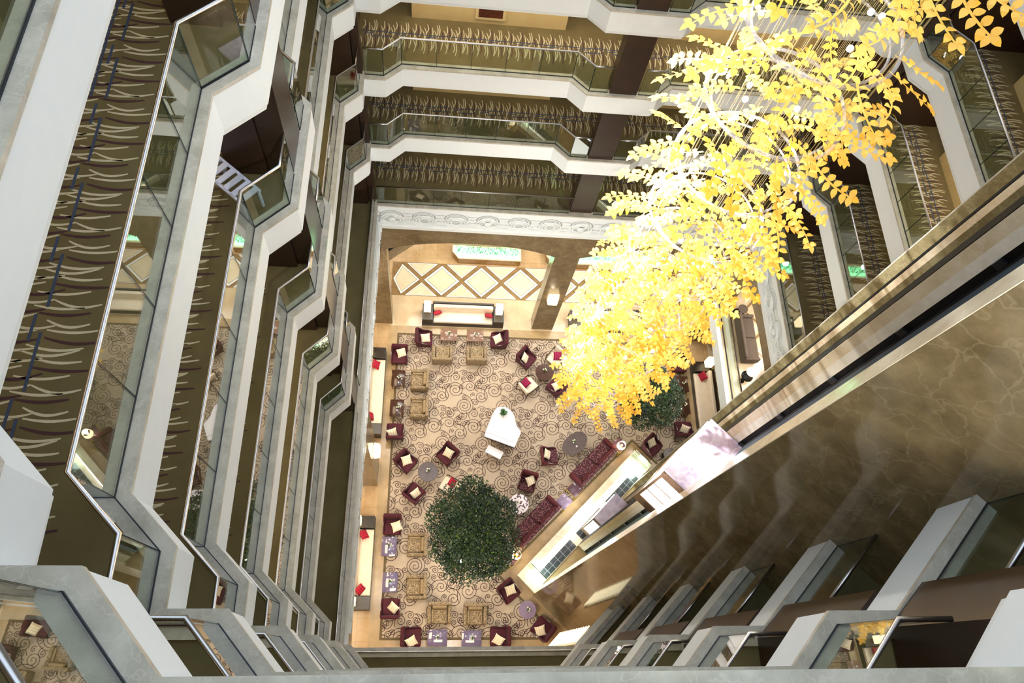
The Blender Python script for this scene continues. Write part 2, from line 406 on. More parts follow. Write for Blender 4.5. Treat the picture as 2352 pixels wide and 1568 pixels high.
# ------------------------------------------------------------------ galleries
WCOLS = dict(west=(-2.75, 7.35, -2.36, 8.15), north=(4.83, 15.23, 5.64, 15.62))
def run_between(path, a, b, d):
    return offset(path, d)[a:b+1]
tn = 0
for lv in 'FEDCBAZY':
    z = LV[lv]; path = LOW if lv == 'F' else UP; o_ = ORD[lv]
    if lv == 'Y': path = [(x, y-.12 if y < 0 else y) for x, y in UP]
    hole = path+INSIDE
    # carpeted floor plate with its woven strokes
    inner = offset(path, .22)+INSIDE
    mb = ring_mesh('floor', inner, z-.03, 'hall')
    if lv in 'FEDCBAZ':
        zz = z-.027
        strokes(mb, lambda u, v: (-3.88+v, 15.05-u), 15.8, zz)
        strokes(mb, lambda u, v: (-2.45+u, 16.79-v), 15.1, zz)
        strokes(mb, lambda u, v: (14.07-v, 8.4+u), 6.45, zz)
    struct(mb.build('floor', ['hall', 'stroke_l', 'stroke_d', 'stroke_b']), 'olive corridor carpet with pale wavy strokes on the %s gallery' % o_, 'floor')
    bot = z-.78
    cm = ring_mesh('ceiling', offset(path, .08)+INSIDE, bot, 'ceil', True)
    struct(cm.build('ceiling', 'ceil'), 'plain ceiling beneath the %s gallery' % o_, 'ceiling')
    # white fascia
    mb = MB()
    if lv == 'F':
        sweep(mb, path, [(0, z-.05), (0, z-.12), (.05, z-.15), (.05, z-.30), (.09, z-.33), (.09, z-1.13), (.05, z-1.16), (.05, z-1.28), (0, z-1.33), (0, z-1.50), (.02, z-1.53), (.34, z-1.53), (.34, z-.05)])
        # medallions along the north and east friezes and the west one
        def medal(c, tx, ty, nx, ny, big):
            for (r0, r1, h) in ((.40, .36, .03), (.30, .27, .025), (.12, .02, .06)) if big else ((.40, .36, .03), (.30, .27, .025), (.20, .16, .012)):
                vs = []; fs = []; n = 28
                for (r, q) in ((r0, 0), (r0-.01, h), (r1, h), (r1-.012, 0)):
                    for j in range(n):
                        a = 2*PI*j/n; ax = r*1.12*math.cos(a); az = r*.88*math.sin(a)
                        vs.append((c[0]+tx*ax+nx*q, c[1]+ty*ax+ny*q, c[2]+az))
                for k in range(3):
                    for j in range(n): fs.append([k*n+j, k*n+(j+1) % n, (k+1)*n+(j+1) % n, (k+1)*n+j])
                mb.add(vs, fs, 0, True)
            if big: mb.add([(c[0]+tx*.10*math.cos(2*PI*j/16)+nx*.05, c[1]+ty*.10*math.cos(2*PI*j/16)+ny*.05, c[2]+.09*math.sin(2*PI*j/16)) for j in range(16)], [list(range(16))], 0)
        def bars(x0, y0, tx, ty, nx, ny, n, step):
            for i in range(n):
                medal((x0+tx*i*step, y0+ty*i*step, z-.73), tx, ty, nx, ny, i % 3 == 0)
                cx, cy = x0+tx*(i+.5)*step, y0+ty*(i+.5)*step
                for dz in (.20, -.20):
                    mb.obox((cx+nx*.01, cy+ny*.01, z-.73+dz), (.34 if abs(tx) else .03, .34 if abs(ty) else .03, .03))
                mb.obox((cx+nx*.01, cy+ny*.01, z-.73), (.16 if abs(tx) else .03, .16 if abs(ty) else .03, .03))
        bars(-1.70, 15.04, 1, 0, 0, -1, 12, 1.18)
        bars(12.39, 14.6, 0, -1, -1, 0, 5, 1.18)
        bars(-2.10, 14.6, 0, -1, 1, 0, 12, 1.18)
        lab = 'white relief frieze with oval medallions under the lowest gallery'
    else:
        sweep(mb, path, [(.0, z-.05), (.015, z-.68), (.05, z-.69), (.06, z-.80), (.30, z-.80), (.30, z-.05)])
        lab = 'plain white fascia band under the %s gallery edge' % o_
    tn += 1
    struct(mb.build('trim_%d' % tn, 'white'), lab, 'fascia')
    mb = MB(); sweep(mb, path, [(-.012, z), (-.012, z-.055), (.24, z-.055), (.24, z)])
    tn += 1
    struct(mb.build('trim_%d' % tn, 'curb'), 'grey beige marble kerb along the %s gallery edge' % o_, 'kerb')
    # glass balustrades
    if lv == 'Y': continue
    g = offset(path, .12)
    if lv == 'F':
        runs = [('south side', [g[0], g[1], g[2], (g[2][0], 7.28)]), ('west side', [(g[2][0], 8.2), g[3], (4.78, g[3][1])]), ('north side right of column', [(5.70, g[3][1]), g[4]]), ('east side', [g[4], g[5]])]
        runs[1] = ('west side', [(g[2][0], 8.2), (g[2][0], 15.2)]); runs.insert(2, ('north side left of column', [(-2.2, g[3][1]), (4.78, g[3][1])]))
        runs[3] = ('north side right of column', [(5.70, g[3][1]), (12.45, g[4][1])]); runs[4] = ('east side', [(g[4][0], 15.0), g[5]])
    else:
        runs = [('south-east corner', [g[0], (4.93, .62)]),
                ('south and west sides', [(4.38, g[2][1])]+g[2:11]+[(g[10][0], 7.30)]),
                ('west side beyond column', [(g[11][0], 8.2)]+g[11:15]+[(g[14][0], 15.22)]),
                ('north side left of column', [(-2.22, g[16][1])]+g[16:20]+[(4.78, g[19][1])]),
                ('north side right of column', [(5.69, g[20][1])]+g[20:24]+[(12.45, g[23][1])]),
                ('east side', [(g[25][0], 14.98)]+g[25:28])]
    for rn, pts in runs:
        cx, cy = pts[0]
        t = thing('glass_balustrade', 'glass balustrade with steel handrail, %s, %s gallery' % (rn, o_), 'railing', (cx, cy, z), 0, 'glass balustrades of the galleries')
        rel = [(x-cx, y-cy) for x, y in pts]
        mb = MB(); mb.tube([(x, y, .965) for x, y in rel], .026, 10); mb.build('handrail', 'chrome', t)
        mb = MB(); sweep(mb, rel, [(-.011, 0), (-.011, .02), (.011, .02), (.011, 0)]); mb.build('base_channel', 'darksteel', t)
        for i in range(len(rel)-1):
            (x0, y0), (x1, y1) = rel[i], rel[i+1]; L = math.hypot(x1-x0, y1-y0)
            n = max(1, round(L/1.02)); a = math.atan2(y1-y0, x1-x0)
            for k in range(n):
                q = (k+.5)/n; w = L/n-.012
                mb = MB(); mb.obox((x0+(x1-x0)*q, y0+(y1-y0)*q, .48), (w, .012, .90), a)
                for e in (-1, 1):
                    mb.obox((x0+(x1-x0)*q+math.cos(a)*e*w*.5, y0+(y1-y0)*q+math.sin(a)*e*w*.5, .48), (.007, .014, .90), a, 1)
                mb.build('glass_panel', ['glass', 'glassedge'], t)

# columns and dark cores between consecutive galleries
seq = 'FEDCBAZY'
for i, lv in enumerate(seq[:-1]):
    z0 = LV[lv]; z1 = LV[seq[i+1]]-.80; o_ = ORD[lv]
    fz = z0+.001
    def col(poly, m, lab):
        mb = MB(); mb.prism(poly, fz, z1)
        struct(mb.build('column', m), lab, 'column')
    col([(-2.75, 7.35), (-2.36, 7.35), (-2.36, 8.15), (-2.75, 8.15)], 'bronze', 'dark bronze column on the west kerb of the %s gallery' % o_)
    ny = 15.30 if lv == 'F' else 15.23
    col([(4.83, ny), (5.64, ny), (5.64, ny+.42), (4.83, ny+.42)], 'darkwall', 'dark walnut column on the north kerb of the %s gallery' % o_)
    col([(-2.50, 15.27), (-2.28, 15.27), (-2.28, 15.6), (-2.50, 15.6)], 'darkwall', 'narrow dark column in the north-west corner of the %s gallery' % o_)
    col([(12.55, 15.17), (12.78, 15.02), (13.1, 15.3), (12.8, 15.6)], 'darkwall', 'dark angled column in the north-east corner of the %s gallery' % o_)
    if lv != 'F': col([(4.42, .29), (4.86, .70), (5.5, .06), (5.06, -.35), (4.42, -.35)], 'darkwall', 'dark walnut column in the south-east corner of the %s gallery' % o_)
# long walls through all galleries
def wall(name, poly, z0, z1, m, lab):
    mb = MB(); mb.prism(poly, z0, z1); return struct(mb.build(name, m), lab, 'wall')
zt = LV['Y']+3
wall('wall_west', [(-6.6, -4), (-5.9, -4), (-5.9, 19), (-6.6, 19)], 8.5, zt, 'beigewall', 'far beige wall behind the west galleries')
wall('wall_north', [(-6.6, 18.7), (17.2, 18.7), (17.2, 19.4), (-6.6, 19.4)], 10.0, zt, 'darkwall', 'dark recessed wall behind the north galleries')
wall('wall_east', [(15.9, -4), (17.2, -4), (17.2, 19), (15.9, 19)], 8.5, zt, 'darkwall', 'dark recessed wall behind the east galleries')
wall('wall_south', [(-6.6, -4), (17, -4), (17, -3.3), (-6.6, -3.3)], 8.5, zt, 'beigewall', 'far wall behind the south galleries')
wall('wall_north_bay', [(-1.01, 17.63), (3.63, 17.63), (3.63, 18.7), (-1.01, 18.7)], 10.0, zt, 'beigewall', 'beige bedroom wall block in the western north bay')
wall('wall_north_bay', [(7.0, 17.63), (11.6, 17.63), (11.6, 18.7), (7.0, 18.7)], 10.0, zt, 'beigewall', 'beige bedroom wall block in the eastern north bay')
wall('wall_west_bay', [(-5.9, 1.4), (-4.78, 1.4), (-4.78, 6.1), (-5.9, 6.1)], 10.0, zt, 'beigewall', 'beige bedroom wall block in the southern west bay')
wall('wall_west_bay', [(-5.9, 9.4), (-4.78, 9.4), (-4.78, 14.1), (-5.9, 14.1)], 10.0, zt, 'beigewall', 'beige bedroom wall block in the northern west bay')
wall('wall_east_bay', [(14.82, 9.0), (15.9, 9.0), (15.9, 13.72), (14.82, 13.72)], 10.0, zt, 'beigewall', 'beige bedroom wall block in the east bay')
wall('wall_west_core', [(-3.38, 7.28), (-2.76, 7.28), (-2.76, 8.2), (-3.38, 8.2)], 10.0, zt, 'darkwall', 'dark walnut wall block behind the west columns')
wall('wall_northwest_core', [(-5.9, 15.16), (-2.52, 15.16), (-2.52, 18.7), (-5.9, 18.7)], 10.0, zt, 'darkwall', 'dark walnut core in the north-west corner')
wall('wall_northeast_core', [(12.82, 14.9), (15.9, 14.9), (15.9, 18.7), (12.82, 18.7)], 10.0, zt, 'darkwall', 'dark walnut core in the north-east corner')
# framed print on the north bedroom wall
t = thing('framed_print', 'small dark red print in a pale frame on the north bedroom wall', 'picture', (1.32, 17.62, LV['D']+.15))
MB().box(-.45, -.03, .0, .45, -.002, .56).build('picture_frame', 'frame', t)
MB().box(-.36, -.036, .08, .36, -.031, .48).build('print', 'art', t)
# slatted white frame on legs in the west niche
t = thing('slatted_frame', 'white slatted frame on legs beside the dark west column behind the glass', 'bench', (-3.2, 6.84, LV['B']-.03), math.radians(-40))
mb = MB()
for q in (-1, 1): mb.box(-.46, q*.17-.02, .38, .46, q*.17+.02, .43)
mb.build('frame', 'slat', t)
for k in range(6): MB().box(-.46+k*.165, -.17, .43, -.37+k*.165, .17, .455).build('slat', 'slat', t)
for a, b in ((-1, -1), (1, -1), (1, 1), (-1, 1)): MB().box(a*.43-.02, b*.16-.02, 0, a*.43+.02, b*.16+.02, .38).build('leg', 'slat', t)
# ------------------------------------------------------------------ elevator tower
ZB = zt
def sprism(mb, pts, z0, z1, mi=0): return mb.prism([st(*p) for p in pts], z0, z1, mi)
TF = -1.33; TB = -1.90
mb = MB()
sprism(mb, [(5.15, TF), (5.60, TF), (5.60, TB), (8.0, TB), (8.0, TF), (8.42, TF), (8.42, TB), (9.90, TB), (9.90, TF), (10.15, TF), (10.15, TB), (11.9, TB), (11.9, TF), (12.03, TF), (12.03, -4.2), (10.5, -4.2), (5.60, -4.2), (5.60, -8.0), (5.15, -8.0)], 0, ZB)
struct(mb.build('wall_elevator_tower', 'brown'), 'tall brown polished marble wall of the elevator tower', 'wall')
def strip(s0, t0, s1, t1, m, lab, th=.012, z0=.3, z1=None):
    """thin cladding strip on a tower plane between two plan points, standing th proud of it"""
    a = Vector(st(s0, t0)); b = Vector(st(s1, t1)); d = (b-a).normalized(); n = Vector((-d.y, d.x))
    if n.dot(-a) < 0: n = -n
    mb = MB(); mb.prism([tuple(a+n*.001), tuple(b+n*.001), tuple(b+n*th), tuple(a+n*th)], z0, z1 or ZB)
    struct(mb.build('trim_tower_cladding', m), lab, 'wall cladding')
strip(5.16, TF, 5.60, TF, 'cream', 'cream marble corner pilaster of the elevator tower')
strip(8.0, TB, 8.0, -1.815, 'bluesteel', 'blue grey steel rail strip in the first elevator shaft')
strip(8.0, -1.815, 8.0, -1.67, 'black', 'black guide rail strip in the first elevator shaft')
strip(8.0, -1.67, 8.0, -1.507, 'paleband', 'pale marble band on the first elevator shaft side')
strip(8.0, -1.507, 8.0, TF, 'cream', 'cream marble side of the first elevator shaft')
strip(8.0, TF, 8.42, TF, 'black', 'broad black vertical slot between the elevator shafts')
strip(9.90, TB, 9.90, -1.437, 'olive', 'olive marble side of the middle elevator shaft')
strip(9.90, -1.437, 9.90, TF, 'cream', 'cream marble edge of the middle elevator shaft')
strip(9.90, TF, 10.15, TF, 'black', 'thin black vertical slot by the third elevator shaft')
strip(11.9, TB, 11.9, TF, 'olive', 'olive marble side of the third elevator shaft')
strip(11.9, TF, 12.03, TF, 'curb', 'grey marble end edge of the elevator tower')
t = thing('lift_guide_rail', 'dark bracketed guide rail running up the first elevator shaft', 'guide rail', st(7.985, -1.74, .4))
mb = MB(); a = st(7.97, -1.70, 0)
mb.build  # the rail itself and its evenly spaced brackets
o = Vector(st(7.985, -1.74, .4))
rm = MB(); rm.prism([(Vector((*st(7.985, -1.80), 0))-o)[:2], (Vector((*st(7.985, -1.78), 0))-o)[:2], (Vector((*st(7.95, -1.78), 0))-o)[:2], (Vector((*st(7.95, -1.80), 0))-o)[:2]], 0, ZB-.5); rm.build('rail', 'darksteel', t)
for k in range(16):
    bmb = MB(); c = Vector((*st(7.97, -1.72), 0))-o
    bmb.obox((c.x, c.y, .8+k*2.0), (.05, .10, .16), PI/4); bmb.build('bracket', 'darksteel', t)
# base platform with three pits
mb = MB(); ZP = .28
outer = [st(5.2, -.30), st(5.2, TF+.0), st(13.05, TF), st(13.05, -.36)]
def rimrect(s0, t0, s1, t1, z0, z1, mi=0): mb.prism([st(s0, t0), st(s1, t0), st(s1, t1), st(s0, t1)], z0, z1, mi)
rimrect(5.2, -.62, 13.05, -.30, 0, ZP, 0)           # north-west rim
rimrect(5.2, TF, 5.62, -.62, 0, ZP, 0); rimrect(12.6, TF, 13.05, -.62, 0, ZP, 0)
rimrect(5.62, TF, 12.6, -.62, 0, .06, 0)             # inner floor
mb.build_done = True
struct(mb.build('floor_elevator_base', 'cream'), 'cream marble base platform under the elevators', 'platform')
mb = MB()
for s0, s1 in ((5.95, 7.95), (8.35, 9.95), (10.35, 12.25)):
    mb.prism([st(s0, TF+.002 if False else -1.30), st(s1, -1.30), st(s1, -.90), st(s0, -.90)], .061, .075, 0)
    for k in range(1, 6):
        q = s0+(s1-s0)*k/6; mb.prism([st(q-.008, -1.30), st(q+.008, -1.30), st(q+.008, -.9), st(q-.008, -.9)], .075, .079, 1)
    mb.prism([st(s0, -1.105), st(s1, -1.105), st(s1, -1.095), st(s0, -1.095)], .075, .079, 1)
struct(mb.build('floor_elevator_pit', ['pit', 'grout']), 'dark tiled pit floor under the elevator cars', 'floor')
for nm, pts, m, lab in (('cove_light', [(5.70, -.66), (12.5, -.66), (12.5, -.63), (5.70, -.63)], 'covelight', 'long white cove light along the elevator base'),
                    ('cove_light', [(5.63, -1.28), (5.68, -1.28), (5.68, -.7), (5.63, -.7)], 'greenlight', 'green white cove light at the south-west end of the elevator base'),
                    ('cove_light', [(12.54, -1.28), (12.59, -1.28), (12.59, -.7), (12.54, -.7)], 'greenlight', 'green white cove light at the north-east end of the elevator base')):
    mb = MB(); sprism(mb, pts, .07, .24); tag(mb.build(nm, m), lab, 'light')
for s_, lab in ((5.80, 'south-west'), (12.75, 'north-east')):
    p0 = Vector(st(s_, -.34, ZP)); t = thing('glass_barrier', 'small glass barrier with steel top rail at the %s end of the elevator base' % lab, 'railing', p0)
    q = Vector(st(s_, -1.25, ZP))-p0
    if s_ < 9: q = q
    a = math.atan2(q.y, q.x)
    zb = 0.0
    MB().obox((q.x*.5, q.y*.5, .46), (q.length, .012, .9), a).build('glass_panel', 'glass', t)
    mb = MB(); mb.tube([(0, 0, .93), (q.x, q.y, .93)], .02); mb.build('top_rail', 'chrome', t)
# elevator cars
def car(s0, s1, z0, z1, lab):
    c = st((s0+s1)/2, -1.2, z0); t = thing('elevator_car', lab, 'elevator', c)
    def P(s, tt): p = st(s, tt); return (p[0]-c[0], p[1]-c[1])
    h = z1-z0; f = -.90; b = -1.80
    def rect(a, bb, tt0, tt1): return [P(a, tt0), P(bb, tt0), P(bb, tt1), P(a, tt1)]
    MB().prism(rect(s0, s1, b, f), h-.10, h).build('roof', 'cabroof', t)
    MB().prism(rect(s0+.03, s1-.03, b+.02, f-.02), h-.55, h-.10).build('upper_band', 'bronzeband', t)
    MB().prism(rect(s0+.03, s1-.03, b+.02, f-.02), .0, .45).build('lower_band', 'bronzeband', t)
    gl = MB().prism(rect(s0+.05, s1-.05, b+.03, f-.04), .45, h-.55).build('lit_cabin', 'cabwhite', t)
    for q in (s0+.05, s1-.05):
        for tt in (f-.05, b+.06): MB().prism(rect(q-.03, q+.03, tt-.03, tt+.03), .3, h-.2).build('corner_post', 'bronzeband', t)
    for k in (1, 2):
        zz = .45+(h-1.0)*k/3; MB().prism(rect(s0+.03, s0+.06, b+.05, f-.05), zz, zz+.025).build('mullion', 'bronzeband', t)
    mb = MB(); mb.prism(rect(s0+.1, s1-.1, f, f+.03), h-.06, h-.01); mb.build('roof_light', 'covelight', t)
    mb = MB(); mb.prism(rect(s0+.15, s1-.15, b+.1, f-.1), -.25, 0); mb.build('undercarriage', 'darksteel', t)
    return t
car(6.30, 7.97, 14.4, 17.2, 'upper lilac-roofed glass elevator car with brightly lit cabin on the tower')
car(8.48, 9.86, .45, 3.4, 'lower grey-roofed elevator car with lit cabin near the tower base')
# lit louvre panel beside the brown wall
t = thing('louvre_light', 'tall stack of glowing white louvre slats beside the brown marble wall', 'light', (4.98, .86, 2.7))
for k in range(14):
    mb = MB(); mb.obox((0, 0, .15+k*.40), (.66, .045, .03), PI/4); mb.build('slat', 'louver', t)
mb = MB(); mb.obox((.06, -.06, 2.8), (.74, .05, 5.8), PI/4); mb.build('backing_panel', 'brown2', t)
# ------------------------------------------------------------------ ground hall
mb = MB(); mb.box(-9, -6, -.3, 20, 26, 0)
struct(mb.build('floor', 'floor'), 'beige polished marble hall floor', 'floor')
CP = [(-1.76, 14.68), (12.2, 14.62), (12.14, 8.0), (11.0, 7.95), (9.44, 9.50), (3.19, 3.48), (4.83, 1.84), (4.75, .93), (-1.76, .95)]
mb = MB()
z_ = .002
def flat(poly, z, mi):
    n = len(poly); a = sum(poly[i][0]*poly[(i+1) % n][1]-poly[(i+1) % n][0]*poly[i][1] for i in range(n))
    if a < 0: poly = poly[::-1]
    mb.add([(x, y, z) for x, y in poly], [list(range(n))], mi)
flat([(-2.2, .3), (4.9, .3), (5.2, 1.5), (13, 8), (12.68, 15.07), (-2.2, 15.07)], .003, 0)
flat([(-2.2, 15.07), (12.68, 15.07), (12.68, 16.72), (-2.2, 16.72)], .003, 1)
# diamond floor north
flat([(-2.2, 16.72), (12.6, 16.72), (12.6, 18.62), (-2.2, 18.62)], .003, 2)
def tri_or_dia(poly, z):
    c = (sum(p[0] for p in poly)/len(poly), sum(p[1] for p in poly)/len(poly))
    def sh(k): return [(c[0]+(x-c[0])*k, c[1]+(y-c[1])*k) for x, y in poly]
    flat(sh(.985), z, 5); flat(sh(.955), z+.001, 4); flat(sh(.80), z+.002, 5); flat(sh(.775), z+.003, 3)
w = 2.0; h2 = .95
for k in range(-2, 8):
    cx = .28+k*w
    if -1.9 < cx < 12.5:
        x0 = max(-2.15, cx-w/2+.07); x1 = cx+w/2-.07
        tri_or_dia([(x0, 17.65), (cx, 17.65-h2+.06), (x1, 17.65), (cx, 17.65+h2-.06)], .004)
        m = cx+w/2
        tri_or_dia([(m-w/2+.18, 16.74), (m+w/2-.18, 16.74), (m, 17.52)], .004)
        tri_or_dia([(m-w/2+.18, 18.60), (m+w/2-.18, 18.60), (m, 17.80)], .004)
# diamond floor east, beyond the east seating
for k in range(0, 4):
    cy = 9.0+k*2.0
    tri_or_dia([(14.2, cy-.9), (15.1, cy), (14.2, cy+.9), (13.75, cy)], .004)
    tri_or_dia([(13.72, cy+.25), (14.1, cy+1), (13.72, cy+1.75)], .004)
struct(mb.build('floor_inlay', ['border', 'lightfloor', 'tanline', 'diamond', 'whiteinlay', 'blackline']), 'tan marble border and ivory diamond floor inlay', 'floor')
# carpet with scroll pattern
mb = MB(); mb.prism(CP, 0, .012)
# keep the woven scrolls inside the border
def inpoly(x, y, P):
    c = False; n = len(P)
    for i in range(n):
        x0, y0 = P[i]; x1, y1 = P[(i+1) % n]
        if (y0 > y) != (y1 > y) and x < (x1-x0)*(y-y0)/(y1-y0)+x0: c = not c
    return c
CI = CP
SP = [(0, 0, .40, 2.9, 0), (175, 395, .37, 2.4, 2), (440, 325, .25, 1.8, 1), (570, 340, .12, 1.6, 3), (710, 345, .12, 1.5, 2), (650, 520, .29, 2.0, 0), (350, 535, .11, 1.4, 4), (545, 630, .14, 1.6, 1),
      (-40, 195, .18, 1.5, 5), (-260, 150, .19, 1.7, 0), (180, 145, .20, 1.7, 2), (330, 60, .14, 1.6, 1), (320, 175, .11, 1.6, 3), (190, 55, .06, 1.2, 2), (285, 330, .11, 1.5, 4), (-110, 265, .16, 1.5, 3), (420, 130, .15, 1.6, 0), (60, 320, .10, 1.4, 1), (-170, 60, .10, 1.4, 4), (500, 480, .09, 1.3, 2), (620, 220, .12, 1.5, 5)]
KK = 1/392.
def spiral(cx, cy, R, turns, ph):
    pts = []; n = int(26*turns)
    for i in range(n+1):
        q = i/n; r = R*(1-q)**.80; a = ph*1.05-q*turns*2*PI
        pts.append((cx+r*math.cos(a), cy+r*math.sin(a)))
    # lead-out that joins the next scroll
    a = ph*1.05; lead = []
    for i in range(1, 15):
        q = i/14; b = a+q*1.9; lead.append((cx+R*(1+.62*q*q)*math.cos(b), cy+R*(1+.62*q*q)*math.sin(b)))
    return lead[::-1]+pts
ox, oy = 1.53, 11.05
for i in range(-6, 9):
    for j in range(-9, 7):
        bx = ox+i*1.83+j*.95; by = oy+j*1.80
        if not (-3.5 < bx < 14 and -1 < by < 17): continue
        for (dx, dy, R, tu, ph) in SP:
            cx, cy = bx+dx*KK, by-dy*KK
            if not (-2.3 < cx < 12.8 and .4 < cy < 15.2): continue
            cur = []
            for p in spiral(cx, cy, R, tu, ph):
                if inpoly(p[0], p[1], CI): cur.append(p)
                else:
                    if len(cur) > 2: ribbon(mb, cur, .025, .0135, 1, False)
                    cur = []
            if len(cur) > 2: ribbon(mb, cur, .025, .0135, 1, False)
n = len(CP); inn = offset(CP+[CP[0], CP[1]], -.10)[1:n+1]
for i in range(n):
    a, b = CP[(i+1) % n], CP[(i+2) % n]; c, d = inn[(i+1) % n], inn[i]
    a = CP[(i+1) % n]; b = CP[(i+2) % n]; ia = inn[i]; ib = inn[(i+1) % n]
    mb.add([(*a, .0145), (*b, .0145), (*ib, .0145), (*ia, .0145)], [[0, 1, 2, 3]], 2)
cobj = mb.build('lounge_carpet', ['carpet', 'scroll', 'cborder'])
tag(cobj, 'large beige lounge carpet with dark scroll pattern and olive border', 'carpet')

# arcades under the frieze
def arch_wall(name, x0, x1, y0, y1, piers, zs, zc, ztop, axis, lab):
    """wall with flat arches between piers; axis 'x' runs along x at y0..y1, axis 'y' along y at x0..x1"""
    mb = MB(); 
    def V(u, d, z): return (u, d, z) if axis == 'x' else (d, u, z)
    d0, d1 = (y0, y1) if axis == 'x' else (x0, x1)
    for (a, b) in piers:
        mb.add([V(a, d0, 0), V(b, d0, 0), V(b, d1, 0), V(a, d1, 0), V(a, d0, ztop), V(b, d0, ztop), V(b, d1, ztop), V(a, d1, ztop)],
               [[0, 1, 5, 4], [1, 2, 6, 5], [2, 3, 7, 6], [3, 0, 4, 7], [4, 5, 6, 7]], 0)
    for i in range(len(piers)-1):
        a, b = piers[i][1], piers[i+1][0]; N_ = 24; vs = []
        for k in range(N_+1):
            u = a+(b-a)*k/N_; q = (k/N_-.5)*2; zz = zs+(zc-zs)*(1-abs(q)**2.4)
            vs += [V(u, d0, zz), V(u, d1, zz), V(u, d0, ztop), V(u, d1, ztop)]
        fs = []
        for k in range(N_):
            o = 4*k
            fs += [[o, o+4, o+6, o+2], [o+1, o+3, o+7, o+5], [o, o+1, o+5, o+4]]
        mb.add(vs, fs, 0)
    return struct(mb.build(name, 'brown2'), lab, 'arcade')
arch_wall('wall_north_arcade', 0, 0, 15.15, 15.75, [(-2.215, -2.02), (4.77, 5.81), (12.62, 13.6)], 6.95, 7.64, 8.5, 'x', 'brown marble arcade with flat arches on the north side of the lounge')
arch_wall('wall_west_arcade', -2.9, -2.22, 0, 0, [(-.6, .4), (7.23, 8.35), (15.16, 15.75)], 6.95, 7.64, 8.5, 'y', 'brown marble arcade with flat arches on the west side of the lounge')
arch_wall('wall_east_arcade', 12.64, 13.3, 0, 0, [(6.2, 7.3), (14.85, 15.14)], 6.95, 7.64, 8.5, 'y', 'brown marble arcade with flat arches on the east side of the lounge')
wall('wall_hall_north', [(-9, 24), (20, 24), (20, 24.5), (-9, 24.5)], 0, 10, 'beigewall', 'far north wall of the ground hall')
wall('wall_hall_west', [(-9, -6), (-8.5, -6), (-8.5, 24), (-9, 24)], 0, 10, 'beigewall', 'far west wall of the ground hall')
wall('wall_hall_east', [(19.5, -6), (20, -6), (20, 24), (19.5, 24)], 0, 10, 'beigewall', 'far east wall of the ground hall')
wall('wall_hall_south', [(-9, -6), (20, -6), (20, -5.5), (-9, -5.5)], 0, 10, 'beigewall', 'far south wall of the ground hall')
OUTG = [(-9, -6), (20, -6), (20, 24.5), (-9, 24.5)]
_o = OUT; OUT = OUTG
cm = ring_mesh('ceiling', offset(LOW, .3)+INSIDE, 8.47, 'ceil', True); OUT = _o
struct(cm.build('ceiling', 'ceil'), 'ceiling of the ground hall around the atrium', 'ceiling')
# mezzanine east
mb = MB(); mb.box(12.62, 9.0, 3.9, 19.5, 16.2, 4.2)
struct(mb.build('floor_mezzanine', 'lightfloor'), 'small mezzanine floor behind the east arch', 'floor')
mb = MB(); mb.box(12.44, 9.0, 3.55, 12.62, 14.84, 4.24)
struct(mb.build('trim_mezzanine', 'white'), 'white fascia of the small east mezzanine', 'fascia')
mb = MB()
for k in range(4):
    cy = 9.4+k*1.7
    flat([(13.95, cy), (14.8, cy+.85), (13.95, cy+1.7), (13.95, cy+1.55), (14.65, cy+.85), (13.95, cy+.15)], 4.205, 0)
    flat([(14.0, cy+.35), (14.5, cy+.85), (14.0, cy+1.35)], 4.204, 1)
struct(mb.build('floor_mezzanine_inlay', ['tanline', 'diamond']), 'diamond inlay of the mezzanine floor', 'floor')
t = thing('glass_balustrade', 'glass balustrade with dark bronze handrail on the small east mezzanine', 'railing', (12.75, 9.0, 4.2), 0)
mb = MB(); mb.tube([(0, 0, .97), (0, 5.8, .97)], .035, 10); mb.build('handrail', 'bronze', t)
mb = MB(); mb.box(-.02, 0, 0, .02, 5.8, .05); mb.build('base_channel', 'darksteel', t)
for k in range(5): MB().box(-.006, k*1.16+.006, .05, .006, k*1.16+1.15, .92).build('glass_panel', 'glass', t)
# ------------------------------------------------------------------ furniture prototypes (front = +Y)
def f_chair(fab, plain, tagn='plum'):
    def fn():
        t = thing('armchair', '', 'armchair')
        MB().rbox((0, .05, .335), (.66, .66, .19), .05).build('seat', fab, t)
        mb = MB(); mb.rbox((0, -.345, .54), (.74, .13, .62), .05, rx=math.radians(8)); mb.build('backrest', plain, t)
        for s in (-1, 1):
            mb = MB()
            prof = [(-.36, .22), (.33, .22), (.36, .40), (.25, .47), (-.05, .58), (-.30, .80), (-.38, .80)]
            x0, x1 = (s*.335, s*.385)
            if x0 > x1: x0, x1 = x1, x0
            n = len(prof); vs = [(x0, y, z) for y, z in prof]+[(x1, y, z) for y, z in prof]
            mb.add(vs, [list(range(n))[::-1], [n+i for i in range(n)]]+[[i, (i+1) % n, n+(i+1) % n, n+i] for i in range(n)])
            a = mb.build('arm', plain, t)
            mb = MB(); mb.tube([(s*.375, -.12, .645), (s*.378, .02, .585), (s*.375, .24, .50)], .014, 6); mb.build('arm_bar', 'chrome', a)
            for y in (-.34, .32):
                mb = MB(); mb.tube([(s*.33, y, .24), (s*.35, y*1.06, 0)], .026, 8, r2=.016); mb.build('leg', 'darkbox', t)
        return t
    return fn
plumchair = Proto(f_chair('velvet', 'velvet')); leopchair = Proto(f_chair('plump', 'plumplain')); 
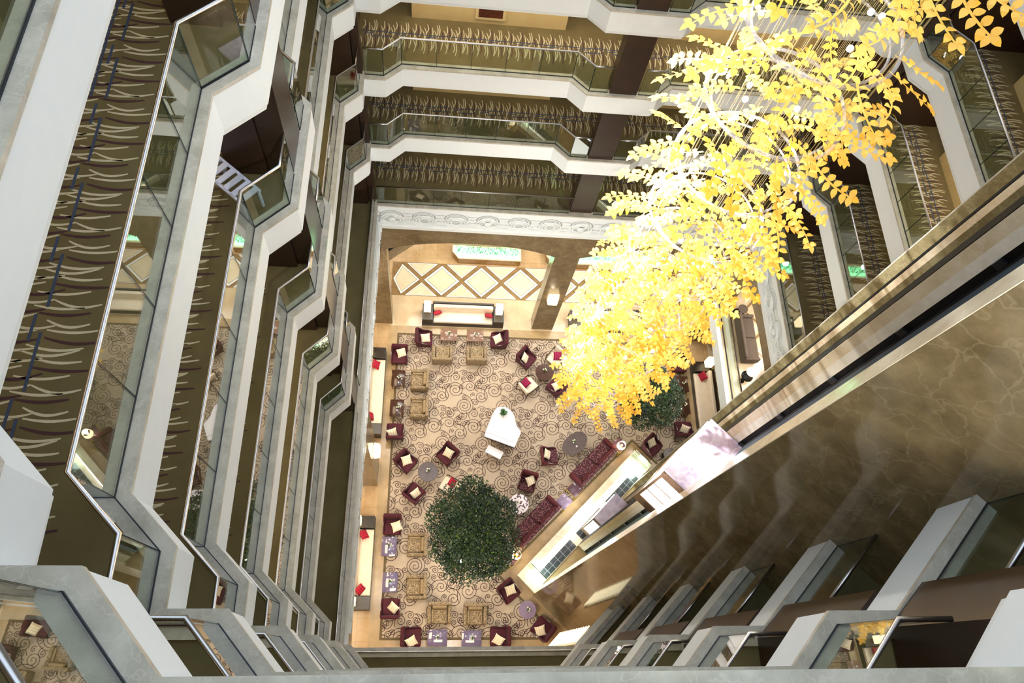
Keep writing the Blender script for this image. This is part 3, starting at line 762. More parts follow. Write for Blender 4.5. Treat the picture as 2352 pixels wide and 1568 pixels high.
def f_cream():
    t = thing('armchair', '', 'armchair')
    MB().rbox((0, .05, .36), (.64, .66, .16), .05).build('seat', 'creamf', t)
    MB().rbox((0, -.33, .55), (.66, .12, .50), .05, rx=math.radians(10)).build('backrest', 'creamf', t)
    for s in (-1, 1):
        mb = MB(); mb.tube([(s*.36, -.34, .60), (s*.37, .0, .60), (s*.36, .30, .56)], .022, 8); mb.build('arm', 'darkbox', t)
        for y in (-.36, .34):
            mb = MB(); mb.tube([(s*.35, y, .58), (s*.35, y*1.06, 0)], .022, 8); mb.build('leg', 'darkbox', t)
    mb = MB(); mb.box(-.33, -.30, .24, .33, .36, .28); mb.build('seat_frame', 'tanplain', t)
    return t
creamchair = Proto(f_cream)
def f_tan():
    t = thing('lounge_chair', '', 'armchair')
    MB().rbox((0, .0, .21), (.92, .82, .26), .05).build('base', 'tanf', t)
    MB().rbox((0, .10, .40), (.62, .60, .16), .05).build('seat', 'tanf', t)
    MB().rbox((0, -.35, .50), (.96, .15, .58), .06).build('backrest', 'tanf', t)
    MB().rbox((0, -.21, .58), (.60, .14, .36), .06, rx=math.radians(10)).build('back_cushion', 'tanplain', t)
    for s, m in ((-1, 'tanf'), (1, 'tanf')):
        MB().rbox((s*.41, .06, .42), (.15, .72, .42), .06).build('arm', m, t)
    MB().rbox((.28, .10, .50), (.10, .50, .14), .04).build('side_bolster', 'tanplain', t)
    for a, b in ((-1, -1), (1, -1), (1, 1), (-1, 1)): MB().box(a*.40-.03, b*.34-.03, 0, a*.40+.03, b*.34+.03, .09).build('foot', 'darkbox', t)
    return t
tanchair = Proto(f_tan)
def f_table(top):
    def fn():
        t = thing('coffee_table', '', 'table')
        MB().rbox((0, 0, .475), (.80, .62, .045), .008, seg=1).build('tabletop', top, t)
        mb = MB()
        for q in (-1, 1): mb.box(-.34, q*.25-.012, .37, .34, q*.25+.012, .452); mb.box(q*.34-.012, -.25, .37, q*.34+.012, .25, .452)
        mb.build('apron', 'wood', t)
        for a, b in ((-1, -1), (1, -1), (1, 1), (-1, 1)):
            mb = MB(); mb.tube([(a*.34, b*.25, .45), (a*.35, b*.26, 0)], .03, 8, r2=.018); mb.build('leg', 'wood', t)
        return t
    return fn
table_w = Proto(f_table('mauve'))
table_d = Proto(f_table('wood')); table_l = Proto(f_table('lilacsky'))
def f_round(r, top='greybrown', sx=1.0):
    def fn():
        t = thing('round_table', '', 'table')
        mb = MB(); mb.lathe([(r-.02, .46), (r, .475), (r, .495), (r-.008, .50)], 40); o = mb.build('tabletop', top, t); o.scale = (sx, 1, 1)
        mb = MB(); mb.lathe([(.05, .03), (.04, .10), (.055, .28), (.09, .46)], 20); mb.build('pedestal', 'darkbox', t)
        mb = MB(); mb.lathe([(.26, 0), (.26, .02), (.06, .04)], 28); mb.build('base', 'darkbox', t)
        return t
    return fn
def f_vase():
    t = thing('flower_vase', '', 'vase')
    mb = MB(); mb.lathe([(.035, 0), (.05, .02), (.052, .08), (.04, .11)], 16, cap=False); mb.build('vase', 'vase', t)
    r = random.Random(5); mb = MB(); pm = MB()
    for k in range(7):
        a = k*.9; d = .02+.05*r.random(); h = .12+.06*r.random()
        mb.tube([(0, 0, .02), (d*.5*math.cos(a), d*.5*math.sin(a), .09), (d*math.cos(a), d*math.sin(a), h)], .009, 5)
    for k in range(3):
        a = 1.2+k*1.3; d = .055+.02*k
        pm.lathe([(.004, 0), (.032, .012), (.034, .03), (.012, .045)], 10, (d*math.cos(a), d*math.sin(a), .13+.01*k))
    mb.build('stems', 'stem', t); pm.build('blossoms', 'petal', t)
    return t
vase = Proto(f_vase)
def f_card():
    mb = MB(); mb.obox((0, .02, .035), (.09, .004, .075), 0, 0, rx=math.radians(28)); mb.obox((0, -.02, .035), (.09, .004, .075), 0, 0, rx=math.radians(-28))
    return tag(mb.build('table_card', 'card'), '', 'card')
card = Proto(f_card)
def f_pillow(m, w=.44, th=.15, nm='throw_pillow'):
    def fn():
        mb = MB(); N_ = 10; vs = []; fs = []
        for side in (1, -1):
            o = len(vs)
            for i in range(N_+1):
                for j in range(N_+1):
                    u = -1+2*i/N_; v = -1+2*j/N_
                    k = ((1-u**4)*(1-v**4))**.5 if abs(u) < 1 and abs(v) < 1 else 0
                    pinch = 1-.10*(1-u*u)*v*v; pin2 = 1-.10*(1-v*v)*u*u
                    vs.append((u*w/2*pin2, v*w/2*pinch, side*th/2*k))
            for i in range(N_):
                for j in range(N_):
                    a = o+i*(N_+1)+j; q = [a, a+N_+1, a+N_+2, a+1]
                    fs.append(q if side > 0 else q[::-1])
        mb.add(vs, fs, 0, True)
        return tag(mb.build(nm, m), '', 'pillow')
    return fn
pil_c = Proto(f_pillow('pillow')); pil_r = Proto(f_pillow('redpil', .42)); pil_m = Proto(f_pillow('magpil', .42))
def place_pillow(proto, x, y, z, rz, tilt, label, group):
    o = proto((x, y, z), 0, label, group)
    o.rotation_euler = (math.radians(tilt), 0, math.radians(rz)); return o

CH = math.radians
def heading(deg): return math.radians(deg-90)   # facing direction in degrees (0 = east) to rotation with front = +Y
chairs = [
 (plumchair, -1.58, 13.30, -90, 'plum velvet armchair at the north end of the upper west seating group', (.10, .10, 20, 55), 'c'),
 (plumchair, -.45, 14.25, 0, 'plum velvet armchair at the west end of the north seating group', (.05, -.05, 10, 55), 'c'),
 (plumchair, 3.10, 14.30, 180, 'plum velvet armchair at the east end of the north seating group', (-.05, 0, 30, 55), 'c'),
 (plumchair, -1.58, 9.62, 90, 'plum velvet armchair at the south end of the upper west seating group', (-.12, -.12, 20, 62), 'c'),
 (plumchair, -1.02, 8.22, -40, 'plum velvet armchair west of the mauve round table', (.02, .05, 20, 50), 'c'),
 (plumchair, .78, 8.58, -132, 'plum velvet armchair north-east of the mauve round table', (.05, .05, -30, 55), 'c'),
 (plumchair, -.60, 6.86, 52, 'plum velvet armchair south-west of the mauve round table', (.06, -.05, 40, 68), 'c'),
 (creamchair, .92, 7.18, 150, 'cream armchair with dark frame south-east of the mauve round table', (.10, .12, 60, 60), 'r'),
 (plumchair, -1.47, 5.45, -90, 'plum velvet armchair at the north end of the lower west seating group', (.20, -.05, 20, 40), 'c'),
 (plumchair, -1.36, 2.15, 90, 'plum velvet armchair at the south end of the lower west seating group', (.12, .0, -40, 60), 'c'),
 (plumchair, -.45, 1.05, 0, 'plum velvet armchair at the west end of the south seating group', (.0, -.18, 30, 50), 'c'),
 (plumchair, 3.10, 1.05, 180, 'plum velvet armchair at the east end of the south seating group', (-.05, -.15, -30, 50), 'c'),
 (plumchair, 3.50, 2.78, -52, 'plum velvet armchair by the south-west end of the elevator base', (.06, .06, 20, 45), 'c'),
 (plumchair, 4.88, 1.34, 140, 'plum velvet armchair in the corner below the brown marble wall', (-.10, -.10, 15, 40), 'c'),
 (plumchair, 4.44, 13.38, -40, 'plum velvet armchair north-west of the dark round table', (-.08, -.02, 70, 70), 'c'),
 (creamchair, 5.88, 13.48, -130, 'cream armchair with dark frame north-east of the dark round table', (.05, .03, 0, 35), 'm'),
 (creamchair, 4.50, 12.0, 40, 'cream armchair with pale back south-west of the dark round table', (-.14, .08, -50, 50), 'm'),
 (plumchair, 5.85, 12.0, 135, 'plum velvet armchair south-east of the dark round table, partly under the chandelier', (.0, -.03, 30, 40), 'c'),
 (leopchair, 5.40, 8.62, 5, 'plum leopard-pattern armchair beside the oval table', (-.12, .06, 80, 65), 'c'),
 (leopchair, 4.38, 7.40, -105, 'plum leopard-pattern armchair between the piano stool and the patterned sofas', (.14, .06, 25, 45), 'c'),
 (plumchair, 11.85, 10.06, 90, 'plum velvet armchair at the south end of the east seating group', (.02, -.06, -20, 60), 'c'),
 (plumchair, 11.95, 13.35, -90, 'plum velvet armchair at the north end of the east seating group', (-.25, .0, 70, 50), 'c'),
 (plumchair, 10.26, 9.20, -45, 'plum velvet armchair by the north-east end of the elevator base', (-.05, .12, 30, 55), 'c'),
]
for k, (pr, x, y, hd, lab, pl, kind) in enumerate(chairs):
    pr((x, y, .0125), heading(hd), lab, None)
    dx, dy, rz, ti = pl
    if kind == 'c':
        place_pillow(pil_c, x+dx, y+dy, .56, rz, ti-18, 'cream pillow on the %s' % lab.replace('plum velvet ', '').replace('plum leopard-pattern ', 'leopard ').replace(' of the upper', ', upper').replace(' of the lower', ', lower'), 'cream pillows on the armchairs')
    else:
        place_pillow(pil_r if kind == 'r' else pil_m, x+dx, y+dy, .58, rz, ti-15, '%s pillow on the %s' % ('crimson' if kind == 'r' else 'magenta', lab.split(' with')[0]+' '+lab.split('frame ')[-1].split('back ')[-1]), 'red pillows on the cream armchairs')
for x, y, hd, lab in ((.42, 13.45, 90, 'tan speckled lounge chair facing the western coffee table of the north group'), (2.04, 13.48, 90, 'tan speckled lounge chair facing the eastern coffee table of the north group'),
    (-.58, 12.10, 180, 'tan speckled lounge chair, northern of the upper west pair'), (-.55, 10.75, 180, 'tan speckled lounge chair, southern of the upper west pair'),
    (-.38, 4.66, 180, 'tan speckled lounge chair, northern of the lower west pair'), (-.34, 2.96, 180, 'tan speckled lounge chair, southern of the lower west pair'),
    (.64, 1.95, -90, 'tan speckled lounge chair facing the western table of the south group'), (2.10, 1.90, -90, 'tan speckled lounge chair facing the eastern table of the south group'),
    (10.92, 10.85, 0, 'tan speckled lounge chair beside the half-hidden tree in the east group')):
    tanchair((x, y, .0125), heading(hd), lab, 'tan speckled lounge chairs')
for i, (x, y, rot, lab, pr) in enumerate(((.70, 14.46, 0, 'western coffee table of the north seating group', table_w), (1.96, 14.46, 0, 'eastern coffee table of the north seating group', table_w),
    (-1.57, 12.15, 90, 'dark coffee table, northern of the upper west pair', table_d), (-1.56, 10.70, 90, 'dark coffee table, southern of the upper west pair', table_d),
    (-1.55, 4.58, 90, 'coffee table, northern of the lower west pair', table_l), (-1.43, 3.14, 90, 'coffee table, southern of the lower west pair', table_l),
    (.58, 1.0, 0, 'western coffee table of the south seating group', table_l), (1.96, .97, 0, 'eastern coffee table of the south seating group', table_l),
    (12.0, 12.30, 90, 'dark coffee table, northern of the east pair', table_d), (11.95, 11.18, 90, 'dark coffee table, southern of the east pair', table_d))):
    pr((x, y, .0125), CH(rot), 'glossy '+lab, 'coffee tables')
    vase((x+.02, y+.03, .51), i*1.1, 'flower vase on the %s' % lab, 'flower vases')
    if i in (0, 1, 3, 5, 7, 9): card((x+(.16 if i % 2 else -.14), y+.09, .511), i*.8, 'folded white card on the %s' % lab, 'table cards')
t1 = Proto(f_round(.44)); t2 = Proto(f_round(.43, 'wood')); t3 = Proto(f_round(.36, 'lilactop')); t4 = Proto(f_round(.40, 'wood')); t5 = Proto(f_round(.32, 'wood'))
t1((-.05, 7.79, .0125), 0, 'mauve round table among plum armchairs on the west carpet')
t2((5.28, 12.67, .0125), 0, 'dark round table beside the lower edge of the chandelier')
t3((4.27, 2.06, .0125), 0, 'small lilac round table near the brown marble wall')
t5((11.05, 8.80, .0125), 0, 'dark round table half hidden behind the upper elevator car')
t = t4((3.97, 6.43, .0125), 0, 'round table under a spotted cloth beside the big tree')
mb = MB(); mb.lathe([(.0, .512), (.42, .512), (.43, .50), (.46, .30), (.45, .30), (.425, .495)], 36, (3.97, 6.43, .0125), cap=False)
tag(mb.build('tablecloth', 'cloth'), 'white tablecloth with plum spots beside the big tree', 'tablecloth')
# oval table
t = thing('oval_table', 'mauve oval table beside the leopard-pattern armchair', 'table', (6.60, 9.22, .0125), CH(40))
mb = MB(); pts = [(.68*math.cos(2*PI*k/40)*(1+.06*math.sin(2*PI*k/40)), .44*math.sin(2*PI*k/40)) for k in range(40)]; mb.prism(pts, .46, .50); mb.build('tabletop', 'greybrown', t)
for sx in (-.3, .3): mb = MB(); mb.lathe([(.20, 0), (.05, .03), (.05, .46)], 20, (sx, 0, 0)); mb.build('pedestal', 'darkbox', t)
for x, y, lab in ((-.02, 7.83, 'mauve round table'), (5.30, 12.72, 'dark round table'), (4.28, 2.05, 'small lilac round table'), (6.55, 9.28, 'oval table'), (3.90, 6.47, 'spotted tablecloth')):
    vase((x, y, .526 if 'cloth' in lab else .5135), x, 'small glass vase with flowers on the %s' % lab, 'flower vases')
card((6.66, 9.08, .515), .4, 'folded white card on the oval table', 'table cards')
# brass tables
def f_brass(top):
  def fn():
      t = thing('brass_table', '', 'table')
      MB().rbox((0, 0, .50), (.56, .56, .03), .005, seg=1).build('tabletop', top, t)
      mb = MB()
      for q in (-1, 1): mb.box(-.29, q*.275-.015, .45, .29, q*.275+.015, .484); mb.box(q*.275-.015, -.29, .45, q*.275+.015, .29, .484)
      mb.build('frame', 'brass', t)
      for a, b in ((-1, -1), (1, -1), (1, 1), (-1, 1)): MB().box(a*.27-.018, b*.27-.018, 0, a*.27+.018, b*.27+.018, .45).build('leg', 'brass', t)
      return t
  return fn
brass = Proto(f_brass('plumtop')); brassl = Proto(f_brass('lilactop'))
brass((6.50, 7.12, .0125), CH(45), 'brass-framed square table with dark mauve top between the patterned sofas', 'brass square tables')
brassl((5.98, 6.57, .0125), CH(45), 'brass-framed square table with pale lilac top between the patterned sofas', 'brass square tables')
brass((8.66, 9.20, .0125), CH(45), 'brass-framed side table under the lamp by the northern patterned sofa', 'brass square tables')
brass((3.62, 4.16, .0125), CH(45), 'brass-framed side table under the lamp by the southern patterned sofa', 'brass square tables')
def f_lamp():
    t = thing('table_lamp', '', 'lamp')
    mb = MB(); mb.lathe([(.09, 0), (.09, .02), (.03, .04), (.05, .16), (.03, .30), (.012, .34)], 20); mb.build('base', 'brass', t)
    mb = MB(); mb.lathe([(.20, .32), (.16, .58)], 28, cap=False); mb.build('lamp_shade', 'shade', t)
    mb = MB(); mb.lathe([(.02, .36), (.045, .42), (.03, .47)], 14); mb.build('bulb', 'lampwhite', t)
    return t
tlamp = Proto(f_lamp)
tlamp((8.66, 9.05, .53), 0, 'round table lamp at the north-east end of the northern patterned sofa')
tlamp((3.80, 4.22, .53), 0, 'round table lamp at the south-west end of the southern patterned sofa')
# patterned sofas (front +Y)
def f_sofa():
    t = thing('sofa', '', 'sofa')
    MB().rbox((0, .02, .22), (2.40, .78, .28), .05).build('base', 'plump', t)
    for s in (-1, 1): MB().rbox((s*.54, .08, .40), (1.06, .62, .15), .05).build('seat_cushion', 'plump', t)
    MB().rbox((0, -.33, .52), (2.42, .16, .60), .07).build('backrest', 'plump', t)
    for s in (-1, 1): MB().rbox((s*.54, -.20, .58), (1.04, .13, .28), .06, rx=math.radians(12)).build('back_cushion', 'plumplain', t)
    for s in (-1, 1): MB().rbox((s*1.15, .02, .42), (.20, .78, .44), .08).build('arm', 'plumplain', t)
    for a in (-1.05, 1.05):
        for b in (-.3, .3): MB().box(a-.03, b-.03, 0, a+.03, b+.03, .09).build('foot', 'darkbox', t)
    return t
sofa = Proto(f_sofa)
sofa((7.43, 8.36, .0125), heading(135), 'plum leopard-pattern sofa, the one nearer the chandelier')
sofa((4.70, 5.70, .0125), heading(135), 'plum leopard-pattern sofa, the one beside the big tree')
# grand piano
t = thing('grand_piano', 'white lacquered grand piano in the middle of the carpet', 'piano', (3.2, 9.7, .0125))
W = [(2.40, 9.35), (2.45, 9.59), (2.70, 10.20), (2.85, 10.54), (2.97, 10.69), (3.15, 10.75), (3.38, 10.73), (3.56, 10.61), (3.70, 10.46), (3.78, 10.25), (3.82, 10.0), (3.90, 9.80), (4.03, 9.63), (4.05, 9.55), (3.76, 8.87)]
loc = [(x-3.2, y-9.7) for x, y in W]
kb = [(2.40, 9.35), (2.45, 9.53), (3.83, 9.02), (3.76, 8.87)]; lid = [(2.46, 9.55)]+W[2:14]+[(3.84, 9.05)]
MB().prism([(x*.985, y*.985) for x, y in loc], .62, .88).build('body', 'pianowhite', t)
l_ = MB().prism([(x-3.2, y-9.7) for x, y in lid], .885, .915).build('lid', 'pianowhite', t)
MB().prism([(2.56-3.2, 9.89-9.7), (2.57-3.2, 9.905-9.7), (3.98-3.2, 9.405-9.7), (3.97-3.2, 9.385-9.7)], .9152, .917).build('lid_hinge', 'whiteinlay', l_)
MB().prism([(x-3.2, y-9.7) for x, y in kb], .80, .895).build('fallboard', 'pianowhite', t)
MB().prism([(2.41-3.2, 9.33-9.7), (2.43-3.2, 9.39-9.7), (3.79-3.2, 8.90-9.7), (3.765-3.2, 8.84-9.7)], .70, .74).build('keyboard', 'pianokeys', t)
for x, y in ((2.62, 9.55), (3.72, 9.15), (3.22, 10.45)): mb = MB(); mb.lathe([(.05, 0), (.04, .06), (.05, .3), (.07, .62)], 16, (x-3.2, y-9.7, 0)); mb.build('leg', 'pianowhite', t)
mb = MB(); mb.box(-.12, -.30, .08, -.09, -.27, .62); mb.box(.03, -.35, .08, .06, -.32, .62); mb.box(-.14, -.40, .04, .08, -.24, .10); mb.build('pedal_lyre', 'pianowhite', t)
t = thing('piano_bench', 'white piano bench in front of the grand piano', 'bench', (2.89, 8.74, .0125), CH(-27))
MB().rbox((0, 0, .46), (.77, .38, .08), .02).build('seat', 'pianowhite', t)
for a, b in ((-1, -1), (1, -1), (1, 1), (-1, 1)): MB().box(a*.33-.025, b*.15-.025, 0, a*.33+.025, b*.15+.025, .42).build('leg', 'pianowhite', t)
def spiky(n, r0, r1, h, w, seed):
    mb = MB(); rr = random.Random(seed)
    for k in range(n):
        a = rr.uniform(0, 2*PI); L = rr.uniform(r0, r1); e = rr.uniform(.2, 1.2); ca, sa = math.cos(a), math.sin(a)
        pts = [(0, 0, h), (ca*L*.5*math.cos(e), sa*L*.5*math.cos(e), h+L*.5*math.sin(e)), (ca*L*math.cos(e*.6), sa*L*math.cos(e*.6), h+L*.75*math.sin(e*.8))]
        (x0, y0, z0), (x1, y1, z1), (x2, y2, z2) = pts
        mb.add([(x0-sa*w*.4, y0+ca*w*.4, z0), (x0+sa*w*.4, y0-ca*w*.4, z0), (x1+sa*w, y1-ca*w, z1), (x1-sa*w, y1+ca*w, z1), (x2, y2, z2)], [[0, 1, 2, 3], [3, 2, 4]], 0)
    return mb
t = thing('potted_plant', 'small spiky green plant in a white pot on the grand piano', 'plant', (3.24, 10.42, .9285))
mb = MB(); mb.lathe([(.07, 0), (.10, .14), (.09, .14), (.0, .12)], 20, cap=False); mb.build('pot', 'pianowhite', t)
spiky(60, .14, .26, .12, .022, 4).build('leaves', 'plantg', t)
# trees
def tree(x, y, R, zc, nleaf, seed, lab, rz=.8):
    rr = random.Random(seed); t = thing('ficus_tree', lab, 'tree', (x, y, .0125))
    mb = MB(); mb.lathe([(.30, 0), (.36, .45), (.33, .45), (.32, .40), (0, .40)], 28, cap=False); mb.build('pot', 'darkbox', t)
    mb = MB(); mb.tube([(0, 0, .35), (.05, .02, 1.0), (-.03, .04, 1.7), (.02, 0, zc+.2)], .075, 10, r2=.04)
    ends = []
    for k in range(14):
        a = k*2*PI/14+rr.uniform(-.2, .2); L = R*rr.uniform(.6, .9); zz = zc+rr.uniform(-.3, .7)
        p = (L*math.cos(a), L*math.sin(a), zz); ends.append(p)
        mb.tube([(0, 0, 1.3+rr.random()*.8), (p[0]*.5, p[1]*.5, (1.6+zz)*.52+.2), p], .028, 6, r2=.008)
    mb.build('trunk', 'bark', t)
    blobs = [(0, 0, zc+.45, R*.55)]+[(R*.66*math.cos(a)*rr.uniform(.85, 1.1), R*.66*math.sin(a)*rr.uniform(.85, 1.1), zc+rr.uniform(-.35, .35), R*rr.uniform(.32, .46)) for a in [i*2*PI/11+rr.uniform(-.2, .2) for i in range(11)]]
    blobs += [(R*.35*math.cos(a), R*.35*math.sin(a), zc+rr.uniform(.3, .7), R*.36) for a in [i*2*PI/6 for i in range(6)]]
    m1 = MB(); m2 = MB()
    for k in range(nleaf):
        bx, by, bz, br = blobs[rr.randrange(len(blobs))]
        v = Vector((rr.gauss(0, 1), rr.gauss(0, 1), rr.gauss(0, 1))).normalized()*br*rr.uniform(.55, 1.05)
        c = Vector((bx, by, bz))+Vector((v.x, v.y, v.z*rz))
        d = (v.normalized()+Vector((rr.uniform(-1, 1), rr.uniform(-1, 1), rr.uniform(-.8, .5)))*.9).normalized()
        u = d.cross(Vector((rr.uniform(-.4, .4), rr.uniform(-.4, .4), 1))).normalized(); w = rr.uniform(.022, .036); L = rr.uniform(.08, .125)
        (m2 if (k % 23 == 0 or abs(bx-.1) < .3 and k % 9 == 0) else m1).add([c-d*L*.5, c+u*w, c+d*L*.5, c-u*w], [[0, 1, 2, 3]], 0)
    m1.build('foliage', 'leafg', t); m2.build('young_foliage', 'leafy', t)
    return t
tree(1.88, 4.88, 2.02, 2.75, 19000, 11, 'large dark green ficus tree growing on the carpet near the patterned sofa')
tree(9.62, 10.95, 1.62, 2.6, 10000, 12, 'dark green ficus tree half hidden behind the lower end of the chandelier')
t = thing('spot_lamp', 'small glaring white spotlight beside the large tree', 'lamp', (1.47, 3.90, .0125))
mb = MB(); mb.lathe([(.14, 0), (.14, .02), (.015, .03), (.015, 1.0)], 14); mb.build('stand', 'darksteel', t)
mb = MB(); mb.lathe([(.01, .98), (.07, 1.02), (.085, 1.08), (.06, 1.14), (.01, 1.17)], 16); mb.build('globe', 'lampwhite', t)
# built-in banquette sofas
def banquette(loc, rz, L, lab, lamps):
    """front = +Y local, length along X"""
    t = thing('banquette', lab, 'sofa', loc, rz)
    MB().box(-L/2, -.86, 0, L/2, .0, .28).build('plinth', 'darkbox', t)
    MB().rbox((0, -.30, .37), (L-1.08, .58, .18), .04).build('seat', 'creamf', t)
    MB().rbox((0, -.66, .62), (L-1.08, .18, .56), .05, rx=math.radians(6)).build('backrest', 'creamf', t)
    MB().box(-L/2+.5, -.86, .28, L/2-.5, -.78, .95).build('back_panel', 'darkbox', t)
    for s in (-1, 1): MB().box(s*(L/2-.26)-.25, -.86, .28, s*(L/2-.26)+.25, -.01, .66).build('end_cabinet', 'darkbox', t)
    return t
def f_blamp():
    t = thing('box_lamp', '', 'lamp')
    MB().box(-.11, -.11, 0, .11, .11, .10).build('base', 'creamf', t)
    mb = MB(); mb.prism([(-.16, -.16), (.16, -.16), (.16, .16), (-.16, .16)], .12, .72); mb.build('lamp_shade', 'shade', t)
    return t
blamp = Proto(f_blamp)
banquette((1.37, 15.12, .003), CH(180), 3.95, 'cream banquette with dark end cabinets under the north arch', 0)
blamp((-.36, 15.62, .663), 0, 'square glowing lamp on the west end cabinet of the north banquette'); blamp((3.08, 15.62, .663), 0, 'square glowing lamp on the east end cabinet of the north banquette')
banquette((8.6, 15.12, .003), CH(180), 3.95, 'cream banquette with dark end cabinets half hidden by the chandelier', 0)
blamp((6.88, 15.62, .663), 0, 'square glowing lamp beside the upper half of the chandelier')
banquette((-2.20, 11.50, .003), CH(-90), 4.2, 'cream banquette along the upper west side of the lounge', 0)
blamp((-2.95, 13.30, .663), 0, 'square glowing lamp at the north end of the upper west banquette')
banquette((-2.20, 3.95, .003), CH(-90), 3.75, 'cream banquette along the lower west side of the lounge', 0)
blamp((-2.90, 5.55, .663), 0, 'square glowing lamp at the north end of the lower west banquette'); blamp((-2.90, 2.36, .663), 0, 'square glowing lamp at the south end of the lower west banquette')
banquette((12.66, 11.35, .003), CH(90), 4.2, 'cream banquette along the east side of the lounge', 0)
blamp((13.30, 13.25, .663), 0, 'square glowing lamp at the north end of the east banquette')
for x, y, rz, ti, lab in ((.12, 15.55, 20, -50, 'west end of the north banquette'), (2.60, 15.50, -5, -50, 'east end of the north banquette'), (-2.62, 12.75, 80, 40, 'north end of the upper west banquette'),
    (-2.70, 10.25, 100, 60, 'south end of the upper west banquette'), (-2.62, 5.05, 120, 45, 'north end of the lower west banquette'), (-2.62, 2.85, 50, 50, 'south end of the lower west banquette'),
    (13.05, 12.70, 110, -50, 'north end of the east banquette'), (13.0, 9.95, 80, -50, 'south end of the east banquette')):
    place_pillow(pil_r, x, y, .60, rz, ti, 'crimson striped pillow at the '+lab, 'crimson pillows on the banquettes')
# sconces
def sconce(loc, rz, lab):
    t = thing('wall_sconce', lab, 'lamp', loc, rz)
    MB().box(-.06, -.02, -.5, .06, .0, .35).build('back_plate', 'brass', t)
    mb = MB(); mb.tube([(0, 0, -.1), (0, .12, -.1), (0, .16, 0)], .015, 6); mb.build('bracket', 'brass', t)
    mb = MB(); mb.prism([(-.24, .02), (-.20, .26), (.20, .26), (.24, .02)], 0, .62); mb.build('lamp_shade', 'shade', t)
sconce((5.28, 15.14, 3.2), CH(180), 'glowing wall sconce on the north marble pier')
sconce((-2.21, 7.75, 3.6), CH(-90), 'glowing wall sconce on the west marble pier')
sconce((12.63, 6.9, 3.6), CH(90), 'glowing wall sconce on the east marble pier')
# planter beyond the north arch
def planter(x0, x1, lab):
    t = thing('planter', lab, 'planter', ((x0+x1)/2, 18.9, 0)); h = (x1-x0)/2
    poly = [(-h, .15), (-h+.3, -.22), (h, -.22), (h, .5), (-h, .5)]
    MB().prism(poly, 0, .5).build('basin', 'planter', t)
    MB().prism([(x*1.02, y*1.06) for x, y in poly], .5, .56).build('rim', 'cream', t)
    MB().prism([(x*.95, y*.75+.03) for x, y in poly], .565, .60).build('water_light', 'greenlight', t)
    rr = random.Random(9); mb = MB()
    for k in range(700):
        x = rr.uniform(-h*.9, h*.95); y = rr.uniform(.0, .4); L = rr.uniform(.12, .25); a = rr.uniform(-.08, .08)
        mb.add([(x-.012, y, .6), (x+.012, y, .6), (x+a, y+rr.uniform(-.05, .05), .6+L)], [[0, 1, 2]], 0)
    o = mb.build('grass', 'plantg', t); o['kind'] = 'stuff'
    MB().box(-h, .52, .56, h, .54, 1.35).build('glass_screen', 'glass', t)
    mb = MB(); mb.tube([(-h, .53, 1.37), (h, .53, 1.37)], .03, 8); mb.build('screen_rail', 'bronze', t)
planter(.80, 4.22, 'marble planter with green lit grass beyond the western north arch')
planter(5.6, 9.6, 'marble planter with green lit grass beyond the eastern north arch')
planter(10.2, 14.6, 'marble planter with green lit grass near the north-east corner')
t = thing('reception_counter', 'dark marble counter with black top at the north-west end of the hall', 'counter', (-2.2, 19.2, 0), CH(40))
MB().box(-1.6, -.3, 0, 1.9, .35, 1.0).build('front', 'brown2', t); MB().box(-1.7, -.36, 1.0, 2.0, .4, 1.06).build('countertop', 'black', t)
for x, y, lab in ((1.3, 20.5, 'pale dining chair with red seat cushion behind the planter, left one'), (2.6, 20.6, 'pale dining chair with red seat cushion behind the planter, right one')):
    creamchair((x, y, 0), heading(-80), lab, None)
    place_pillow(pil_r, x, y-.05, .52, 0, 0, 'red cushion on the %s' % lab.replace('pale ', ''), 'red cushions beyond the planter')
# mezzanine furniture
t = thing('sofa', 'charcoal brown sofa behind the mezzanine balustrade', 'sofa', (13.65, 12.95, 4.203), heading(0))
MB().rbox((0, .0, .22), (2.15, .70, .30), .05).build('base', 'sofagrey', t)
for s in (-1, 1): MB().rbox((s*.48, .08, .42), (.94, .56, .14), .04).build('seat_cushion', 'sofagrey', t)
MB().rbox((0, -.32, .50), (2.15, .14, .62), .05).build('backrest', 'sofagrey', t)
for s in (-1, 1): MB().rbox((s*1.03, .02, .42), (.14, .70, .36), .05).build('arm', 'sofagrey', t)
mt = Proto(f_round(.22, 'sofagrey'))
mt((13.62, 14.35, 4.203), 0, 'small grey round table at the north end of the mezzanine sofa')
t = thing('stool', 'small black round stool beside the grey mezzanine table', 'stool', (13.30, 14.20, 4.203)); mb = MB(); mb.lathe([(.12, 0), (.03, .03), (.03, .36), (.15, .38), (.15, .44), (.10, .46)], 20); mb.build('seat', 'black', t)
t = thing('stool', 'small black round stool beside the white mezzanine table', 'stool', (13.28, 11.10, 4.203)); mb = MB(); mb.lathe([(.12, 0), (.03, .03), (.03, .36), (.15, .38), (.15, .44), (.10, .46)], 20); mb.build('seat', 'black', t)
mt2 = Proto(f_round(.23, 'card')); mt2((13.56, 11.32, 4.203), 0, 'small white round table at the south end of the mezzanine sofa')
